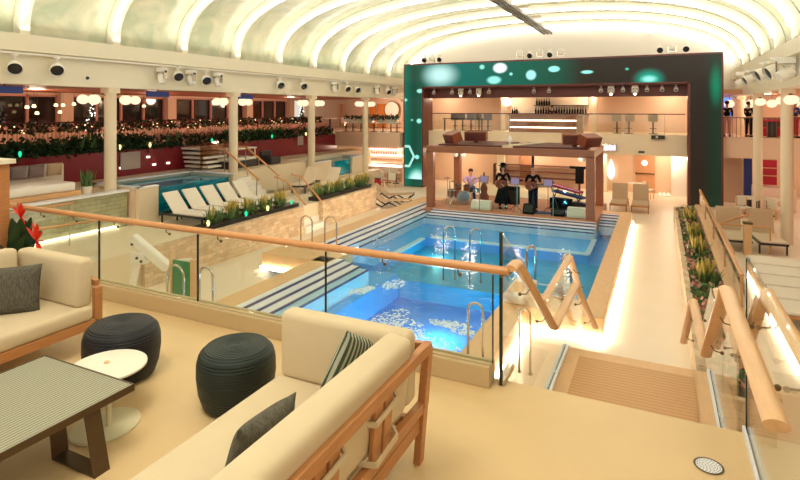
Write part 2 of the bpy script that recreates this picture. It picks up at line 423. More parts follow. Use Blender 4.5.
# ---------------------------------------------------------------- large structure
PZ = 2.1         # platform level
XL, XR = -15.0, 3.6
b = MB()
for r in ((-30, -9.9, -3, 40), (-9.9, -.98, 23.0, 40), (-.98, 16, -3, 40), (-9.9, -.98, -3, 6.8), (-2.45, -.98, 6.8, 11.1), (-9.9, -8.45, 6.8, 11.4)):
    b.box(*r, -.25, 0)
struct('floor', b, M['deck'])

b = MB(); b.box(-11.8, .62, -3, 4.72, PZ - .35, PZ); b.box(.62, 6, -3, 1.6, PZ - .35, PZ)
struct('floor_platform', b, M['platform'], bevel=.01)
b = MB(); b.box(-11.8, -1.25, 4.3, 4.66, 0, PZ - .36); struct('wall_platform_front', b, M['cream'])
b = MB(); b.box(-11.8, -1.32, 4.5, 4.68, PZ, PZ + .18); struct('trim_1', b, M['kerb'], bevel=.008)
b = MB(); b.box(-11.8, -1.32, 4.535, 4.56, PZ + .18, PZ + .195); b.box(-11.8, -1.32, 4.61, 4.635, PZ + .18, PZ + .195); struct('trim_2', b, M['kerb'])

# stair from the platform to the teak landing and on to the deck
b = MB()
for i in range(5): b.box(-1.2, .55, 4.72 + i * .3, 4.72 + (i + 1) * .3 + .02, .9, PZ - (i + 1) * .186)
st = struct('stair_flight_upper', b, M['coping'], bevel=.006)
b = MB(); b.box(-1.2, .6, 6.22, 7.87, .9, 1.155); struct('floor_landing', b, M['coping'])
b = MB(); b.box(-.98, .38, 6.42, 7.62, 1.155, 1.17); struct('floor_landing_planks', b, M['planks'])
b = MB()
for i in range(6): b.box(-1.15, .55, 7.87 + i * .3, 7.87 + (i + 1) * .3 + .02, 0, 1.17 - (i + 1) * .167)
struct('stair_flight_lower', b, M['coping'], bevel=.006)
b = MB(); b.box(-1.2, .6, 6.3, 7.8, 0, .9); struct('wall_landing_base', b, M['cream'])

# left terraces
b = MB(); b.box(-14.6, -11.8, 4.72, 22, 0, .95); struct('floor_lower_terrace', b, M['cream'])
b = MB(); b.box(-11.8, -11.6, 9.4, 16.1, 0, .97); b.box(-11.8, -11.6, 17.3, 21.6, 0, .97)
struct('wall_stone_terrace', b, M['stone'])
b = MB(); b.box(-11.8, -11.74, 4.72, 9.4, 0, .97); struct('wall_terrace_near', b, M['cream'])
b = MB(); b.box(-14.75, -14.6, 3.0, 11.2, .95, 2.0); struct('wall_green_stone', b, M['stoneg'])
b = MB(); b.box(-14.8, -14.5, 3.0, 11.2, 2.0, 2.06); struct('trim_3', b, M['tilewhite'])
b = MB(); b.box(-14.6, -14.56, 3.0, 10.9, .99, 1.02); struct('trim_4', b, M['barled'])
b = MB(); b.box(-18, -14.75, 3.0, 11.2, 0, 2.0); b.box(-18, -15.9, 11.2, 12.1, 0, 2.0); b.box(-18, -16.5, 12.1, 30, 0, 2.0)
b.box(-16.5, -15.3, 17.2, 21.5, 0, 2.0); struct('floor_upper_terrace', b, M['cream'])
b = MB(); b.box(-15.4, -15.2, 17.2, 21.5, .95, 2.02); b.box(-16.4, -15.4, 17.1, 17.2, .95, 2.02); struct('wall_upper_terrace', b, M['cream'])
b = MB(); b.box(-14.8, -15.4, 21.4, 28.2, 0, .95); struct('floor_terrace_back', b, M['cream'])
b = MB(); b.box(-18.1, -18, 3, 28.4, 1.9, 2.95); struct('wall_red', b, M['redwall'])
b = MB(); b.box(-24.5, -18.55, 3, 40, 2.85, 3.12); struct('floor_upper_deck_left', b, M['cream'])
b = MB(); b.box(-24.5, -15.25, -3, 40, 5.2, 5.5); struct('ceiling_upper_deck_left', b, M['brownceil'])
b = MB(); b.box(-18, -13.6, 28.2, 34, 2.25, 3.12); struct('floor_balcony_left', b, M['peach'])
b = MB(); b.box(-24.5, -13.4, 34, 34.3, 0, 6.5); struct('wall_back_left', b, M['peach'])
b = MB()
b.box(-23.7, -23.4, 3, 34, 3.1, 3.75); b.box(-23.7, -23.4, 3, 34, 5.1, 5.3)
for y in (8.0, 11.6, 14.6, 20.2, 26.2, 30.5): b.box(-23.7, -23.2, y, y + .55, 3.1, 5.3)
struct('wall_left', b, M['peach'])
wn = 1
for y0, y1, k in ((8.55, 11.6, 3), (12.15, 14.6, 2), (15.15, 20.2, 4), (20.75, 26.2, 4), (26.75, 30.5, 3)):
    w = struct('window_%d' % wn, MB().box(-23.62, -23.58, y0, y1, 3.75, 5.1), M['blackglass']); wn += 1
    f = MB()
    for i in range(k + 1):
        y = y0 + (y1 - y0) * i / k; f.box(-23.55, -23.45, y - .05, y + .05, 3.75, 5.1)
    f.box(-23.55, -23.45, y0, y1, 3.75, 3.83); f.box(-23.55, -23.45, y0, y1, 5.02, 5.1)
    build('window_frame', f, M['pinkleaf'], w)

# side beams that carry the vault
for nm, x0, x1, cx0, cx1 in (('beam_left', XL - .3, XL + .2, XL - .3, XL + .34), ('beam_right', XR - .2, XR + .3, XR - .34, XR + .3)):
    b = MB(); b.box(x0, x1, -4, 33.5, 5.14, 6.42); o = struct(nm, b, M['ivory'])
    b = MB(); b.box(cx0, cx1, -4, 33.5, 6.02, 6.42); b.box(cx0 - .02, cx1 + .02, -4, 33.5, 5.98, 6.03); build('cornice', b, M['ivory'], o)
b = MB(); b.box(XL + .3, XL + .36, -4, 33.5, 5.9, 5.94); struct('trim_5', b, M['white'])

# columns
def column(x, y, z0, r=.17, n='column'):
    o = struct(n, MB().lathe([(r, z0), (r, 5.16)], (x, y, 0), 20), M['cream'], smooth=False)
    build('capital', MB().box(x - r - .02, x + r + .02, y - r - .02, y + r + .02, 4.98, 5.15), M['cream'], o)
    return o
SP = 5.235
for k in range(-1, 5):
    column(XL, 10.93 + SP * k, 0 if k > 2 else .9)
for y in (20.6, 26.2, 31.2): column(XR, y, 0)
column(XR, 15.0, 0)

# vault: ribs, LED strips and panes
CX = (XL + XR) / 2; HA = (XR - XL) / 2; RISE = 3.05; NEXP = 2.45
def arch(t, off=0):    # t in 0..pi
    c, s = math.cos(t), math.sin(t)
    return (CX - (HA + off) * math.copysign(abs(c) ** (2 / NEXP), c), 6.42 + (RISE + off) * abs(s) ** (2 / NEXP))
N = 36
b = MB()
ys = [-4, 32.0]
ring = []
for y in ys: ring.append([b.bm.verts.new((arch(math.pi * i / N, .12)[0], y, arch(math.pi * i / N, .12)[1])) for i in range(N + 1)])
ring2 = []
for y in ys: ring2.append([b.bm.verts.new((arch(math.pi * i / N, .25)[0], y, arch(math.pi * i / N, .25)[1])) for i in range(N + 1)])
for i in range(N):
    b._f([ring[0][i], ring[0][i+1], ring[1][i+1], ring[1][i]]); b._f([ring2[0][i+1], ring2[0][i], ring2[1][i], ring2[1][i+1]])
struct('ceiling', b, M['vault'], smooth=True)
tn = 6
for k in range(-4, 10):
    y = 8.4 + 2.6175 * k
    b = MB()
    for i in range(N):
        p0, p1 = arch(math.pi * i / N, .1), arch(math.pi * (i + 1) / N, .1)
        q0, q1 = arch(math.pi * i / N, -.16), arch(math.pi * (i + 1) / N, -.16)
        b.hexa([(p0[0], y - .16, p0[1]), (p1[0], y - .16, p1[1]), (p1[0], y + .16, p1[1]), (p0[0], y + .16, p0[1])],
               [(q0[0], y - .12, q0[1]), (q1[0], y - .12, q1[1]), (q1[0], y + .12, q1[1]), (q0[0], y + .12, q0[1])])
    o = struct('trim_%d' % tn, b, M['rib']); tn += 1
    pts = [(arch(math.pi * i / 30, -.24)[0], y - .17, arch(math.pi * i / 30, -.24)[1]) for i in range(1, 30)]
    build('led_strip', MB().tube(pts, .035, 5), M['strip'], o)
# gable wall above the stage screen
b = MB()
pl = [(arch(math.pi * i / N, .1)) for i in range(N + 1)]
b.prism_y([(p[0], p[1]) for p in pl][::-1] + [(XL - .3, 5.2), (XR + .3, 5.2)], 32.0, 32.2)
struct('wall_gable', b, M['white'])
b = MB(); b.box(-13.6, 2.6, 32.0, 32.3, 0, 5.4); struct('wall_back', b, M['peach'])
# ridge track
t = thing('ceiling_track', 'dark metal lighting track running lengthways under the roof ridge', 'track')
b = MB()
for dx in (-.2, 0, .2): b.box(-5.75 + dx - .05, -5.75 + dx + .05, 2, 31.4, 8.74, 8.86)
build('rail', b, M['bronze'], t)
b = MB()
for y in range(4, 31, 3): b.box(-6.0, -5.5, y, y + .08, 8.86, 9.3)
build('hangers', b, M['steel'], t)['kind'] = 'stuff'

# right side: upper deck, terrace
b = MB(); b.box(2.62, 12, 29.0, 34, 2.25, 3.2); struct('floor_upper_deck_right', b, M['peach'])
b = MB(); b.box(3.9, 12, -3, 34, 5.2, 5.4); b.box(2.62, 3.9, 29, 34, 5.2, 5.4); struct('ceiling_upper_deck_right', b, M['peachdk'])
b = MB(); b.box(2.6, 12.3, 33.6, 33.9, 0, 6.6); struct('wall_back_right', b, M['peach'])
b = MB(); b.box(11.7, 12, 8, 34, 0, 5.3); struct('wall_right', b, M['peachdk'])
b = MB(); b.box(1.4, 11.7, 10.5, 24.5, 0, .25); b.box(1.75, 11.7, 11.0, 16.0, .25, .5); struct('floor_terrace_right', b, M['deck'])
b = MB(); b.box(.5, .62, 8.6, 24.6, 0, .55); b.box(1.28, 1.4, 8.6, 24.6, 0, .62); b.box(.62, 1.28, 24.5, 24.6, 0, .55); b.box(.62, 1.28, 8.6, 8.7, 0, .55)
struct('wall_planter_right', b, M['stone'])
struct('floor_planter_soil', MB().box(.62, 1.28, 8.7, 24.5, 0, .42), M['bronze'])
struct('trim_planter_cap', MB().box(1.26, 1.46, 8.6, 24.6, .62, .68), M['coping'])

# balcony inside the portal
b = MB(); b.box(-12.6, 2.0, 29.3, 32, 2.2, 3.24); struct('floor_balcony_back', b, M['cream'])
b = MB(); b.box(-13.6, 2.6, 30, 32, 5.4, 5.6); struct('ceiling_balcony_back', b, M['peach'])
for x in (-8.35, -3.35): struct('wall_balcony_pier', MB().box(x, x + .28, 30.9, 31.2, 3.24, 5.4), M['cream'])

# ---------------------------------------------------------------- stage screen portal
t = thing('stage_screen', 'giant arch-shaped video screen showing green bokeh, framing the stage', 'screen', group=None)
YS = 28.5
x0, x1, z1 = -13.42, 2.52, 7.08
b = MB(); b.box(x0, x0 + 1.1, YS, YS + .12, .05, z1 - .05); b.box(x0 + 1.1, x1 - 1.25, YS, YS + .12, 5.78, z1 - .05); b.box(x1 - 1.25, x1, YS, YS + .12, .05, z1 - .05)
build('screen_panel', b, M['screen'], t)
b = MB()
b.box(x0 - .04, x1 + .06, YS - .03, YS + .6, z1 - .06, z1 + .02); b.box(x0 - .05, x0, YS - .02, YS + .8, 0, z1); b.box(x1, x1 + .08, YS - .02, YS + .8, 0, z1)
b.box(x0, x0 + 1.1, YS + .13, YS + .8, 0, z1 - .06); b.box(x1 - 1.2, x1, YS + .13, YS + .8, 0, z1 - .06); b.box(x0 + 1.1, x1 - 1.2, YS + .13, YS + .7, 5.8, z1 - .06)
b.box(x0 + 1.1, x0 + 1.18, YS - .03, YS + 1.4, 0, 5.76); b.box(x1 - 1.36, x1 - 1.25, YS - .03, YS + .8, 0, 5.76); b.box(x0 + 1.1, x1 - 1.25, YS - .03, YS + .8, 5.7, 5.78)
build('screen_frame', b, M['maroon'], t)
b = MB(); b.box(x0 + 1.18, x1 - 1.36, YS + .75, YS + .8, 5.12, 5.72); b.box(x0 + 1.18, x1 - 1.36, YS + .1, YS + .75, 5.66, 5.7)
build('header_panel', b, M['maroon'], t)

# ---------------------------------------------------------------- pool
t = thing('swimming_pool', 'large blue swimming pool with striped white edge steps and teak coping', 'pool', (0, 0, 0))
WZ = .30
b = MB()
b.box(-1.4, -.98, 11.1, 23.0, 0, .45)          # right side
b.box(-2.45, -1.4, 11.1, 12.0, 0, .45)         # near end, right
b.box(-3.0, -2.45, 6.8, 12.3, 0, .45)          # right side, near part
b.box(-8.45, -7.9, 6.8, 12.5, 0, .45)          # left side, near part
b.box(-9.9, -9.3, 13.3, 23.0, 0, .45)          # left side, far part
b.box(-9.3, -1.4, 22.4, 23.0, 0, .45)
b.box(-8.45, -3.0, 6.8, 7.3, 0, .45)
build('coping', b, M['coping'], t, bevel=.02)
b = MB(); b.box(-10.1, -7.9, 12.0, 13.3, 0, .45); build('entry_step', b, M['coping'], t, bevel=.015)
for q in ((-.97, -.93, 11.1, 23.0, .02, .10), (-2.4, -.97, 11.03, 11.07, .02, .10), (-2.43, -2.39, 7.3, 11.07, .02, .10), (-10.1, -8.5, 11.94, 11.98, .02, .10), (-9.96, -9.92, 13.4, 23, .02, .08)):
    build('led_strip', MB().box(*q), M['glow'], t)
b = MB()
b.box(-9.9, -.98, 6.8, 23, -2.2, -2.0)
b.box(-6.65, -3.45, 7.3, 13.7, -2.0, -.8)
build('deep_basin', b, M['royal'], t)
b = MB()
b.box(-8.45, -6.65, 6.8, 13.7, -2.0, -.15); b.box(-3.45, -2.45, 6.8, 13.7, -2.0, -.15); b.box(-9.3, -8.45, 12.5, 13.7, -2.0, -.15)
b.box(-9.9, -7.4, 13.7, 23, -2.0, -.0); b.box(-7.4, -2.0, 17.5, 23, -2, 0.0); b.box(-2.0, -.98, 17.5, 23, -2, -.3); b.box(-2.45, -.98, 11.4, 13.7, -2.0, -.3)
build('shallow_ledge', b, M['shelf'], t)
b = MB(); b.box(-7.4, -2.0, 13.7, 17.5, -2.0, -.3); b.box(-2.0, -.98, 13.7, 17.5, -2, -.3)
build('mid_basin', b, M['teal'], t)
b = MB()
b.box(-7.5, -7.3, 14.2, 17.2, 0.0, .04); b.box(-7.2, -1.98, 17.4, 17.62, 0, .04); b.box(-2.1, -1.94, 17.5, 19.6, 0, .04)
b.box(-7.9, -7.6, 8, 12.4, -.15, -.1)
for y in (14.1, 14.9): b.box(-3.6, -2.1, y, y + .08, -.32, -.27)
build('marker_line', b, M['tilewhite'], t)
# striped steps: every tread white with a navy edge
bw, bn = MB(), MB()
def steps(x0, x1, y0, y1, axis, n=4, w=.24):
    for i in range(n):
        z = .43 - .06 * i
        if axis == '+x': bw.box(x0 + i*w, x0 + i*w + w, y0, y1, -.15, z); bn.box(x0 + i*w + w - .05, x0 + i*w + w + .002, y0, y1, z - .03, z + .004)
        if axis == '-y': bw.box(x0, x1, y1 - i*w - w, y1 - i*w, -.15, z); bn.box(x0, x1, y1 - i*w - w - .002, y1 - i*w - w + .05, z - .03, z + .004)
steps(-9.3, 0, 13.3, 22.4, '+x'); steps(-7.9, 0, 7.3, 12.5, '+x'); steps(-9.3 + .96, -2.05, 0, 20.5, '-y'); steps(-2.05, -1.4, 0, 22.4, '-y', 5)
build('edge_steps', bw, M['tilewhite'], t); build('edge_stripes', bn, M['tilenavy'], t)
b = MB()
v = [b.bm.verts.new(p) for p in ((-9.3, 13.3, WZ), (-7.9, 13.3, WZ), (-7.9, 7.3, WZ), (-3, 7.3, WZ), (-3, 12.3, WZ), (-2.45, 12.3, WZ), (-2.45, 12, WZ), (-1.4, 12, WZ), (-1.4, 22.4, WZ), (-9.3, 22.4, WZ))]
b._f(v)
build('water', b, M['water'], t)

# ---------------------------------------------------------------- glass balustrades and handrails
def handrail(name, label, pts, w=.085, h=.06, m=None, brackets=(), cat='handrail', side=0, group=None):
    t = thing(name, label, cat, group=group)
    b = MB()
    # rounded wooden section swept along the path
    P = [Vector(p) for p in pts]
    for p, q in zip(P, P[1:]):
        e = (q - p).normalized() * .012
        b.tube([p - e, q + e], w / 2, 24, rb=h / 2)
    build('wooden_rail', b, m or M['rail'], t, smooth=False)
    for c in brackets:
        c = Vector(c); bb = MB()
        bb.tube([c, c + Vector((side * .04, 0, -.06)), c + Vector((side * .10, 0, -.07))] if side else [c, c + Vector((0, 0, -.05)), c + Vector((0, .05, -.08))], .006, 6)
        bb.ball(c + (Vector((side * .10, 0, -.07)) if side else Vector((0, .05, -.08))), .018, 8, 5)
        build('bracket', bb, M['brass'], t)
    return t
X5 = [-11.7, -9.95, -8.2, -6.5, -4.78, -3.03, -1.3]
gl0 = None
for i in range(6):
    a, c = X5[i] + .012, X5[i+1] - .012
    t = thing('glass_balustrade', 'clear glass balustrade pane on the tan platform kerb, %s counted from the open stair' % ORD[5 - i], 'glass panel')
    build('pane', MB().box(a, c, 4.58, 4.598, PZ + .19, 3.06), M['glass'], t)
    e = MB(); e.box(c - .004, c + .006, 4.577, 4.601, PZ + .19, 3.06)
    build('pane_edge', e, M['glassedge'], t)
t = thing('glass_balustrade', 'tall dark-edged glass pane standing at the head of the stair, left side', 'glass panel')
build('pane', MB().hexa([(-1.25, 4.62, PZ - .1), (-1.235, 4.62, PZ - .1), (-1.235, 5.2, PZ - .4), (-1.25, 5.2, PZ - .4)], [(-1.25, 4.62, 3.43), (-1.235, 4.62, 3.43), (-1.235, 5.2, 3.08), (-1.25, 5.2, 3.08)]), M['glass'], t)
build('pane_edge', MB().box(-1.258, -1.232, 4.60, 4.625, PZ, 3.43), M['glassedge'], t)
build('channel', MB().box(-1.275, -1.255, 4.6, 4.95, PZ, PZ + .05).box(-1.23, -1.21, 4.6, 4.95, PZ, PZ + .05), M['steel'], t)
t = thing('glass_balustrade', 'long glass pane standing along the right edge of the platform by the nearest rail', 'glass panel')
build('pane', MB().box(.575, .59, 2.2, 4.7, PZ + .03, 3.4), M['glass'], t)
build('pane_edge', MB().box(.57, .595, 4.70, 4.72, PZ, 3.4), M['glassedge'], t)
build('channel', MB().box(.55, .57, 2.0, 4.72, PZ, PZ + .05).box(.595, .615, 2.0, 4.72, PZ, PZ + .05), M['tilewhite'], t)
for x, sd in ((-1.20, 'left'), (.57, 'right')):
    t = thing('glass_balustrade', 'sloping glass pane beside the stair down to the teak landing, %s side' % sd, 'glass panel')
    build('pane', MB().prism_x([(5.22, 1.8), (6.28, 1.2), (6.28, 2.15), (5.22, 2.85)], x, x + .015), M['glass'], t)
    t = thing('glass_balustrade', 'upright glass pane along the %s side of the teak landing' % sd, 'glass panel')
    build('pane', MB().box(x, x + .015, 6.32, 7.85, 1.19, 2.25), M['glass'], t)
    build('channel', MB().box(x - .035, x - .005, 6.22, 7.87, 1.155, 1.2).box(x + .02, x + .05, 6.22, 7.87, 1.155, 1.2), M['tilewhite'], t)
    build('channel_gap', MB().box(x - .006, x + .021, 6.22, 7.87, 1.155, 1.185), M['glassedge'], t)
    t = thing('glass_balustrade', 'sloping glass pane beside the lower stair flight to the deck, %s side' % sd, 'glass panel')
    build('pane', MB().prism_x([(7.87, 1.0), (9.6, .1), (9.6, 1.05), (7.87, 2.2)], x, x + .015), M['glass'], t)

handrail('handrail', 'long wooden handrail on the glass balustrade along the platform edge', [(-11.7, 4.5, 3.13), (-1.16, 4.5, 3.13)], .07, .07,
         M['rail'], [(x, 4.5, 3.11) for x in (-8.5, -7.6, -6.9, -6.1, -5.2, -4.4, -2.35, -1.6)])
def stair_rail(label, pts, side, w=.11):
    br = [Vector(p).lerp(Vector(q), f) - Vector((0, 0, .02)) for p, q in zip(pts, pts[1:]) for f in (.3, .75)]
    return handrail('handrail', label, pts, w, .055, M['oak'], br, side=side)
stair_rail('zigzag wooden handrail on the inner left side of the stair', [(-1.13, 4.5, 3.16), (-1.11, 4.64, 3.17), (-1.08, 6.25, 2.03), (-1.06, 7.85, 2.05), (-1.0, 9.8, .75)], -1)
stair_rail('short angled wooden handrail outside the glass on the left of the landing', [(-1.32, 6.9, 2.08), (-1.32, 9.1, 2.1), (-1.32, 10.2, 1.25)], 1)
stair_rail('thick zigzag wooden handrail on the near right side of the stair, its round end nearest', [(.455, 2.82, 3.13), (.455, 4.78, 3.13), (.42, 6.3, 2.0), (.38, 7.85, 2.05), (.34, 9.8, .75)], 1, .105)
stair_rail('pale wooden handrail behind the glass on the right of the stair', [(.71, 3.3, 3.13), (.71, 4.85, 3.13), (.70, 6.2, 2.0), (.70, 8.45, 2.05)], -1)

# ---------------------------------------------------------------- seating platform furniture
def cushion(name, x0, x1, y0, y1, z0, z1, m, parent, r=.05, M4=None):
    b = MB().box(x0, x1, y0, y1, z0, z1)
    if M4 is not None: b.xf(M4)
    return build(name, b, m, parent, smooth=True, bevel=r, seg=4)
def sofa(name, label, loc, mirror):
    s = -1 if mirror else 1
    t = thing(name, label, 'sofa', loc)
    # local frame: x grows from the seat front (0) to the back (1.15); y from the near end (0) to the far end (2.9)
    def X(a, b): return (min(a * s, b * s), max(a * s, b * s))
    L = 2.9
    fr = M['teak']
    def B(name, *bars, m=fr):
        b = MB()
        for p, q, w, h in bars: b.bar((p[0] * s, p[1], p[2]), (q[0] * s, q[1], q[2]), w, h)
        return build(name, b, m, t, bevel=.006)
    B('seat_frame', ((0.0, 0, .27), (0.0, L, .27), .05, .09), ((1.02, 0, .27), (1.02, L, .27), .05, .09), ((0, L - .02, .27), (1.04, L - .02, .27), .05, .08), ((0, .02, .27), (1.04, .02, .27), .05, .08),
      ((.55, 0, .25), (.55, L, .25), .05, .05))
    B('back_rail', ((1.09, 0, .80), (1.09, L + .02, .80), .055, .07))
    B('lower_rail', ((1.05, 0, .40), (1.05, L, .40), .05, .07))
    for y in (L, 0.03):
        B('leg', ((1.02, y, 0), (1.055, y, .40), .05, .075), ((1.055, y, .40), (1.09, y, .80), .055, .075))
    B('leg', ((0, L, 0), (0, L, .62), .05, .08)); B('leg', ((0, .03, 0), (0, .03, .27), .05, .08))
    B('arm_rail', ((0, L, .66), (1.08, L, .80), .05, .06))
    for y in (.45, 1.0, 1.62, 2.2):
        B('back_slat', ((1.055, y, .37), (1.085, y, .79), .028, .10)); B('back_slat', ((1.055, y + .125, .37), (1.085, y + .125, .79), .028, .10))
        b = MB()
        for z in (.46, .68): b.bar((1.11 * s, y - .07, z), (1.11 * s, y + .19, z + .02), .012, .03); b.bar((1.11 * s, y + .19, z + .02), (1.0 * s, y + .26, z + .07), .012, .03); b.bar((1.11 * s, y - .07, z), (1.0 * s, y - .1, z), .012, .03)
        build('cushion_tie', b, M['sofa'], t)
    x0, x1 = X(-.03, .94)
    c = cushion('seat_cushion', x0, x1, .02, L - .06, .31, .46, M['sofa'], t, .045)
    # back cushion leans on the rail
    lean = Matrix.Translation((.95 * s, 0, .46)) @ Matrix.Rotation(.12 * s, 4, 'Y')
    c = cushion('back_cushion', -.11, .085, .02, L - .22, 0, .50, M['sofa'], t, .055, lean)
    c = cushion('arm_cushion', *X(.0, 1.03), L - .20, L - .04, .45, .93, M['sofa'], t, .05)
    b = MB(); x = (-.005) * s
    b.tube([(x, L - .205, .52), (x, L - .205, .86)], .006, 6)
    return t
sofa('sofa', 'cream cushioned teak sofa seen from behind, its slatted back turned to the viewer', (-2.50, .46, PZ), False)
sofa('sofa', 'cream cushioned teak sofa cut by the left picture edge, facing right', (-5.08, .66, PZ), True)

def pillow(name, label, loc, rot, w, h, d, m, group=None):
    b = MB(); n = 14; g = {}
    for sd in (1, -1):
        for i in range(n + 1):
            for j in range(n + 1):
                u, v = i / n * 2 - 1, j / n * 2 - 1
                e = (1 - abs(u) ** 2.6) * (1 - abs(v) ** 2.6)
                pin = 1 - .06 * (1 - abs(abs(u) - abs(v))) * 0
                if sd == -1 and (i in (0, n) or j in (0, n)): g[sd, i, j] = g[1, i, j]; continue
                g[sd, i, j] = b.bm.verts.new((u * w / 2 * (1 - .05 * (1 - v * v)), sd * d / 2 * max(0, e) ** .45, v * h / 2 * (1 - .05 * (1 - u * u))))
        for i in range(n):
            for j in range(n): b._f([g[sd, i, j], g[sd, i+1, j], g[sd, i+1, j+1], g[sd, i, j+1]])
    o = build(name, b, m, None, smooth=True); o.location = loc; o.rotation_euler = rot
    return tag(o, label, 'cushion', group)
pillow('throw_cushion', 'grey woven throw cushion lying low against the near sofa back', (-1.88, 2.22, PZ + .65), (.25, .1, 1.62), .50, .38, .15, M['grey'])
pillow('throw_cushion', 'green striped throw cushion in the corner between back and arm cushions', (-1.80, 3.02, PZ + .74), (.2, .5, 1.42), .42, .38, .12, M['pillstripe'])
pillow('throw_cushion', 'charcoal woven throw cushion on the left sofa', (-5.62, 3.02, PZ + .66), (-.2, 0, .80), .56, .46, .19, M['grey'])
pillow('throw_cushion', 'plain cream back cushion behind the charcoal one on the left sofa', (-5.98, 2.60, PZ + .72), (-.15, 0, 1.35), .62, .52, .16, M['sofa'])

def pouf(label, loc, m, sx=1, sy=1):
    t = thing('pouf', label, 'pouf', loc, 0); t.scale = (1, 1, 1.05)
    prof = [(.21, 0), (.25, .02), (.283, .12), (.298, .24), (.296, .34), (.278, .405), (.235, .443), (.12, .452), (.01, .450)]
    # rope coils: many fine ridges following the profile
    pts = []
    for (r0, z0), (r1, z1) in zip(prof, prof[1:]):
        k = max(2, int(math.hypot(r1 - r0, z1 - z0) / .011))
        for i in range(k):
            f = i / k; pts.append((r0 + (r1 - r0) * f, z0 + (z1 - z0) * f))
    out = []
    for i, (r, z) in enumerate(pts):
        a = pts[max(i-1, 0)]; c = pts[min(i+1, len(pts)-1)]
        d = Vector((c[0] - a[0], c[1] - a[1])).normalized(); nrm = (d.y, -d.x); k = .0022 if i % 2 else -.0008
        out.append((max(.004, r + nrm[0] * k), z + nrm[1] * k))
    build('woven_cover', MB().lathe(out, (0, 0, 0), 48, sx, sy), m, t, smooth=False)
    build('base', MB().lathe([(.19, -.0), (.20, .012)], (0, 0, 0), 32, sx, sy), M['dark'], t)
    return t
pouf('dark green coiled rope pouf standing alone beside the near sofa', (-3.12, 3.40, PZ + .002), M['pouf'], 1.05, 1.05)
pouf('navy black coiled rope pouf half hidden by the round white table', (-4.37, 3.30, PZ + .002), M['poufb'], 1.12, 1.05)

t = thing('side_table', 'round white side table with an off-centre disc foot by the navy pouf', 'side table', (-3.94, 2.85, PZ))
build('table_top', MB().lathe([(.275, .352), (.285, .358), (.285, .370), (.280, .374)], (0, 0, 0), 48), M['tablewhite'], t)
build('disc_foot', MB().lathe([(.22, 0), (.225, .004), (.225, .016), (.22, .02)], (.17, -.14, 0), 48, 1.0, 1.1), M['tablecream'], t)
build('stem', MB().tube([(.20, -.14, .01), (.20, -.14, .355)], .02, 16), M['tablecream'], t)
o = build('table_knob', MB().lathe([(.020, 0), (.024, .004), (.016, .014), (.008, .018)], (0, 0, 0), 16), M['coping'], t, loc=(-.04, .02, .373)); o.name = 'center_knob'

t = thing('coffee_table', 'long grooved grey coffee table on trapezoid bronze legs at lower left', 'coffee table', (-3.90, 1.95, PZ))
build('table_top', MB().box(-.52, .50, -1.2, .70, .405, .43), M['slat'], t)
build('table_rim', MB().box(-.53, .51, -1.21, -1.2, .385, .434).box(-.53, .51, .70, .71, .385, .434).box(-.53, -.52, -1.2, .70, .385, .434).box(.50, .51, -1.2, .70, .385, .434).box(-.52, .5, -1.2, .7, .387, .404), M['bronze'], t)
for y in (.40, -.9):
    for xb0, xt0 in ((.585, .485), (.15, .09)):
        build('leg', MB().hexa([(xb0, y - .055, 0), (xb0 + .012, y - .055, 0), (xb0 + .012, y + .055, 0), (xb0, y + .055, 0)], [(xt0, y - .055, .386), (xt0 + .012, y - .055, .386), (xt0 + .012, y + .055, .386), (xt0, y + .055, .386)]), M['bronze'], t)
    build('foot_bar', MB().box(.15, .597, y - .055, y + .055, 0, .012), M['bronze'], t)

# drain in the platform floor
t = thing('floor_drain', 'round perforated steel floor drain set in the platform floor', 'drain', (.295, 4.17, PZ))
build('rim', MB().lathe([(.085, .001), (.092, .004), (.080, .005), (.078, .002)], (0, 0, 0), 32), M['bronze'], t)
b = MB().lathe([(.078, .001), (.078, .004)], (0, 0, 0), 32)
build('grate', b, M['tilewhite'], t)
b = MB()
for k, r in ((1, 0), (6, .02), (11, .037), (16, .053), (22, .068)):
    for j in range(k):
        a = 2 * math.pi * j / k + r * 40
        b.lathe([(.0042, .0042), (.0042, .005)], (r * math.cos(a), r * math.sin(a), 0), 6)
o = build('drain_holes', b, M['dark'], t); o['kind'] = 'stuff'

# plant and wooden post at the left edge
t = thing('wood_cabinet', 'reddish wooden cabinet end standing at the left picture edge', 'cabinet', (-7.72, 3.98, PZ))
build('body', MB().box(-.5, .19, -.1, .1, 0, 1.70), M['teak'], t, bevel=.01)
build('top', MB().box(-.5, .26, -.14, .14, 1.70, 1.76), M['ivory'], t, bevel=.008)
def leaf_blade(b, base, tip, w, bend=.15, n=6, fold=.25):
    base, tip = Vector(base), Vector(tip); d = tip - base; L = d.length; dn = d.normalized()
    sd = dn.cross(Vector((0, 0, 1)))
    if sd.length < .1: sd = dn.cross(Vector((0, 1, 0)))
    sd.normalize(); up = sd.cross(dn)
    prev = None
    for i in range(n + 1):
        f = i / n; c = base + d * f + Vector((0, 0, -1)) * bend * L * f * f + up * bend * L * f
        ww = w * math.sin(math.pi * (.08 + .90 * f)) ** .8
        row = [b.bm.verts.new(c - sd * ww + up * ww * fold), b.bm.verts.new(c), b.bm.verts.new(c + sd * ww + up * ww * fold)]
        if prev: b._f([prev[0], prev[1], row[1], row[0]]); b._f([prev[1], prev[2], row[2], row[1]])
        prev = row
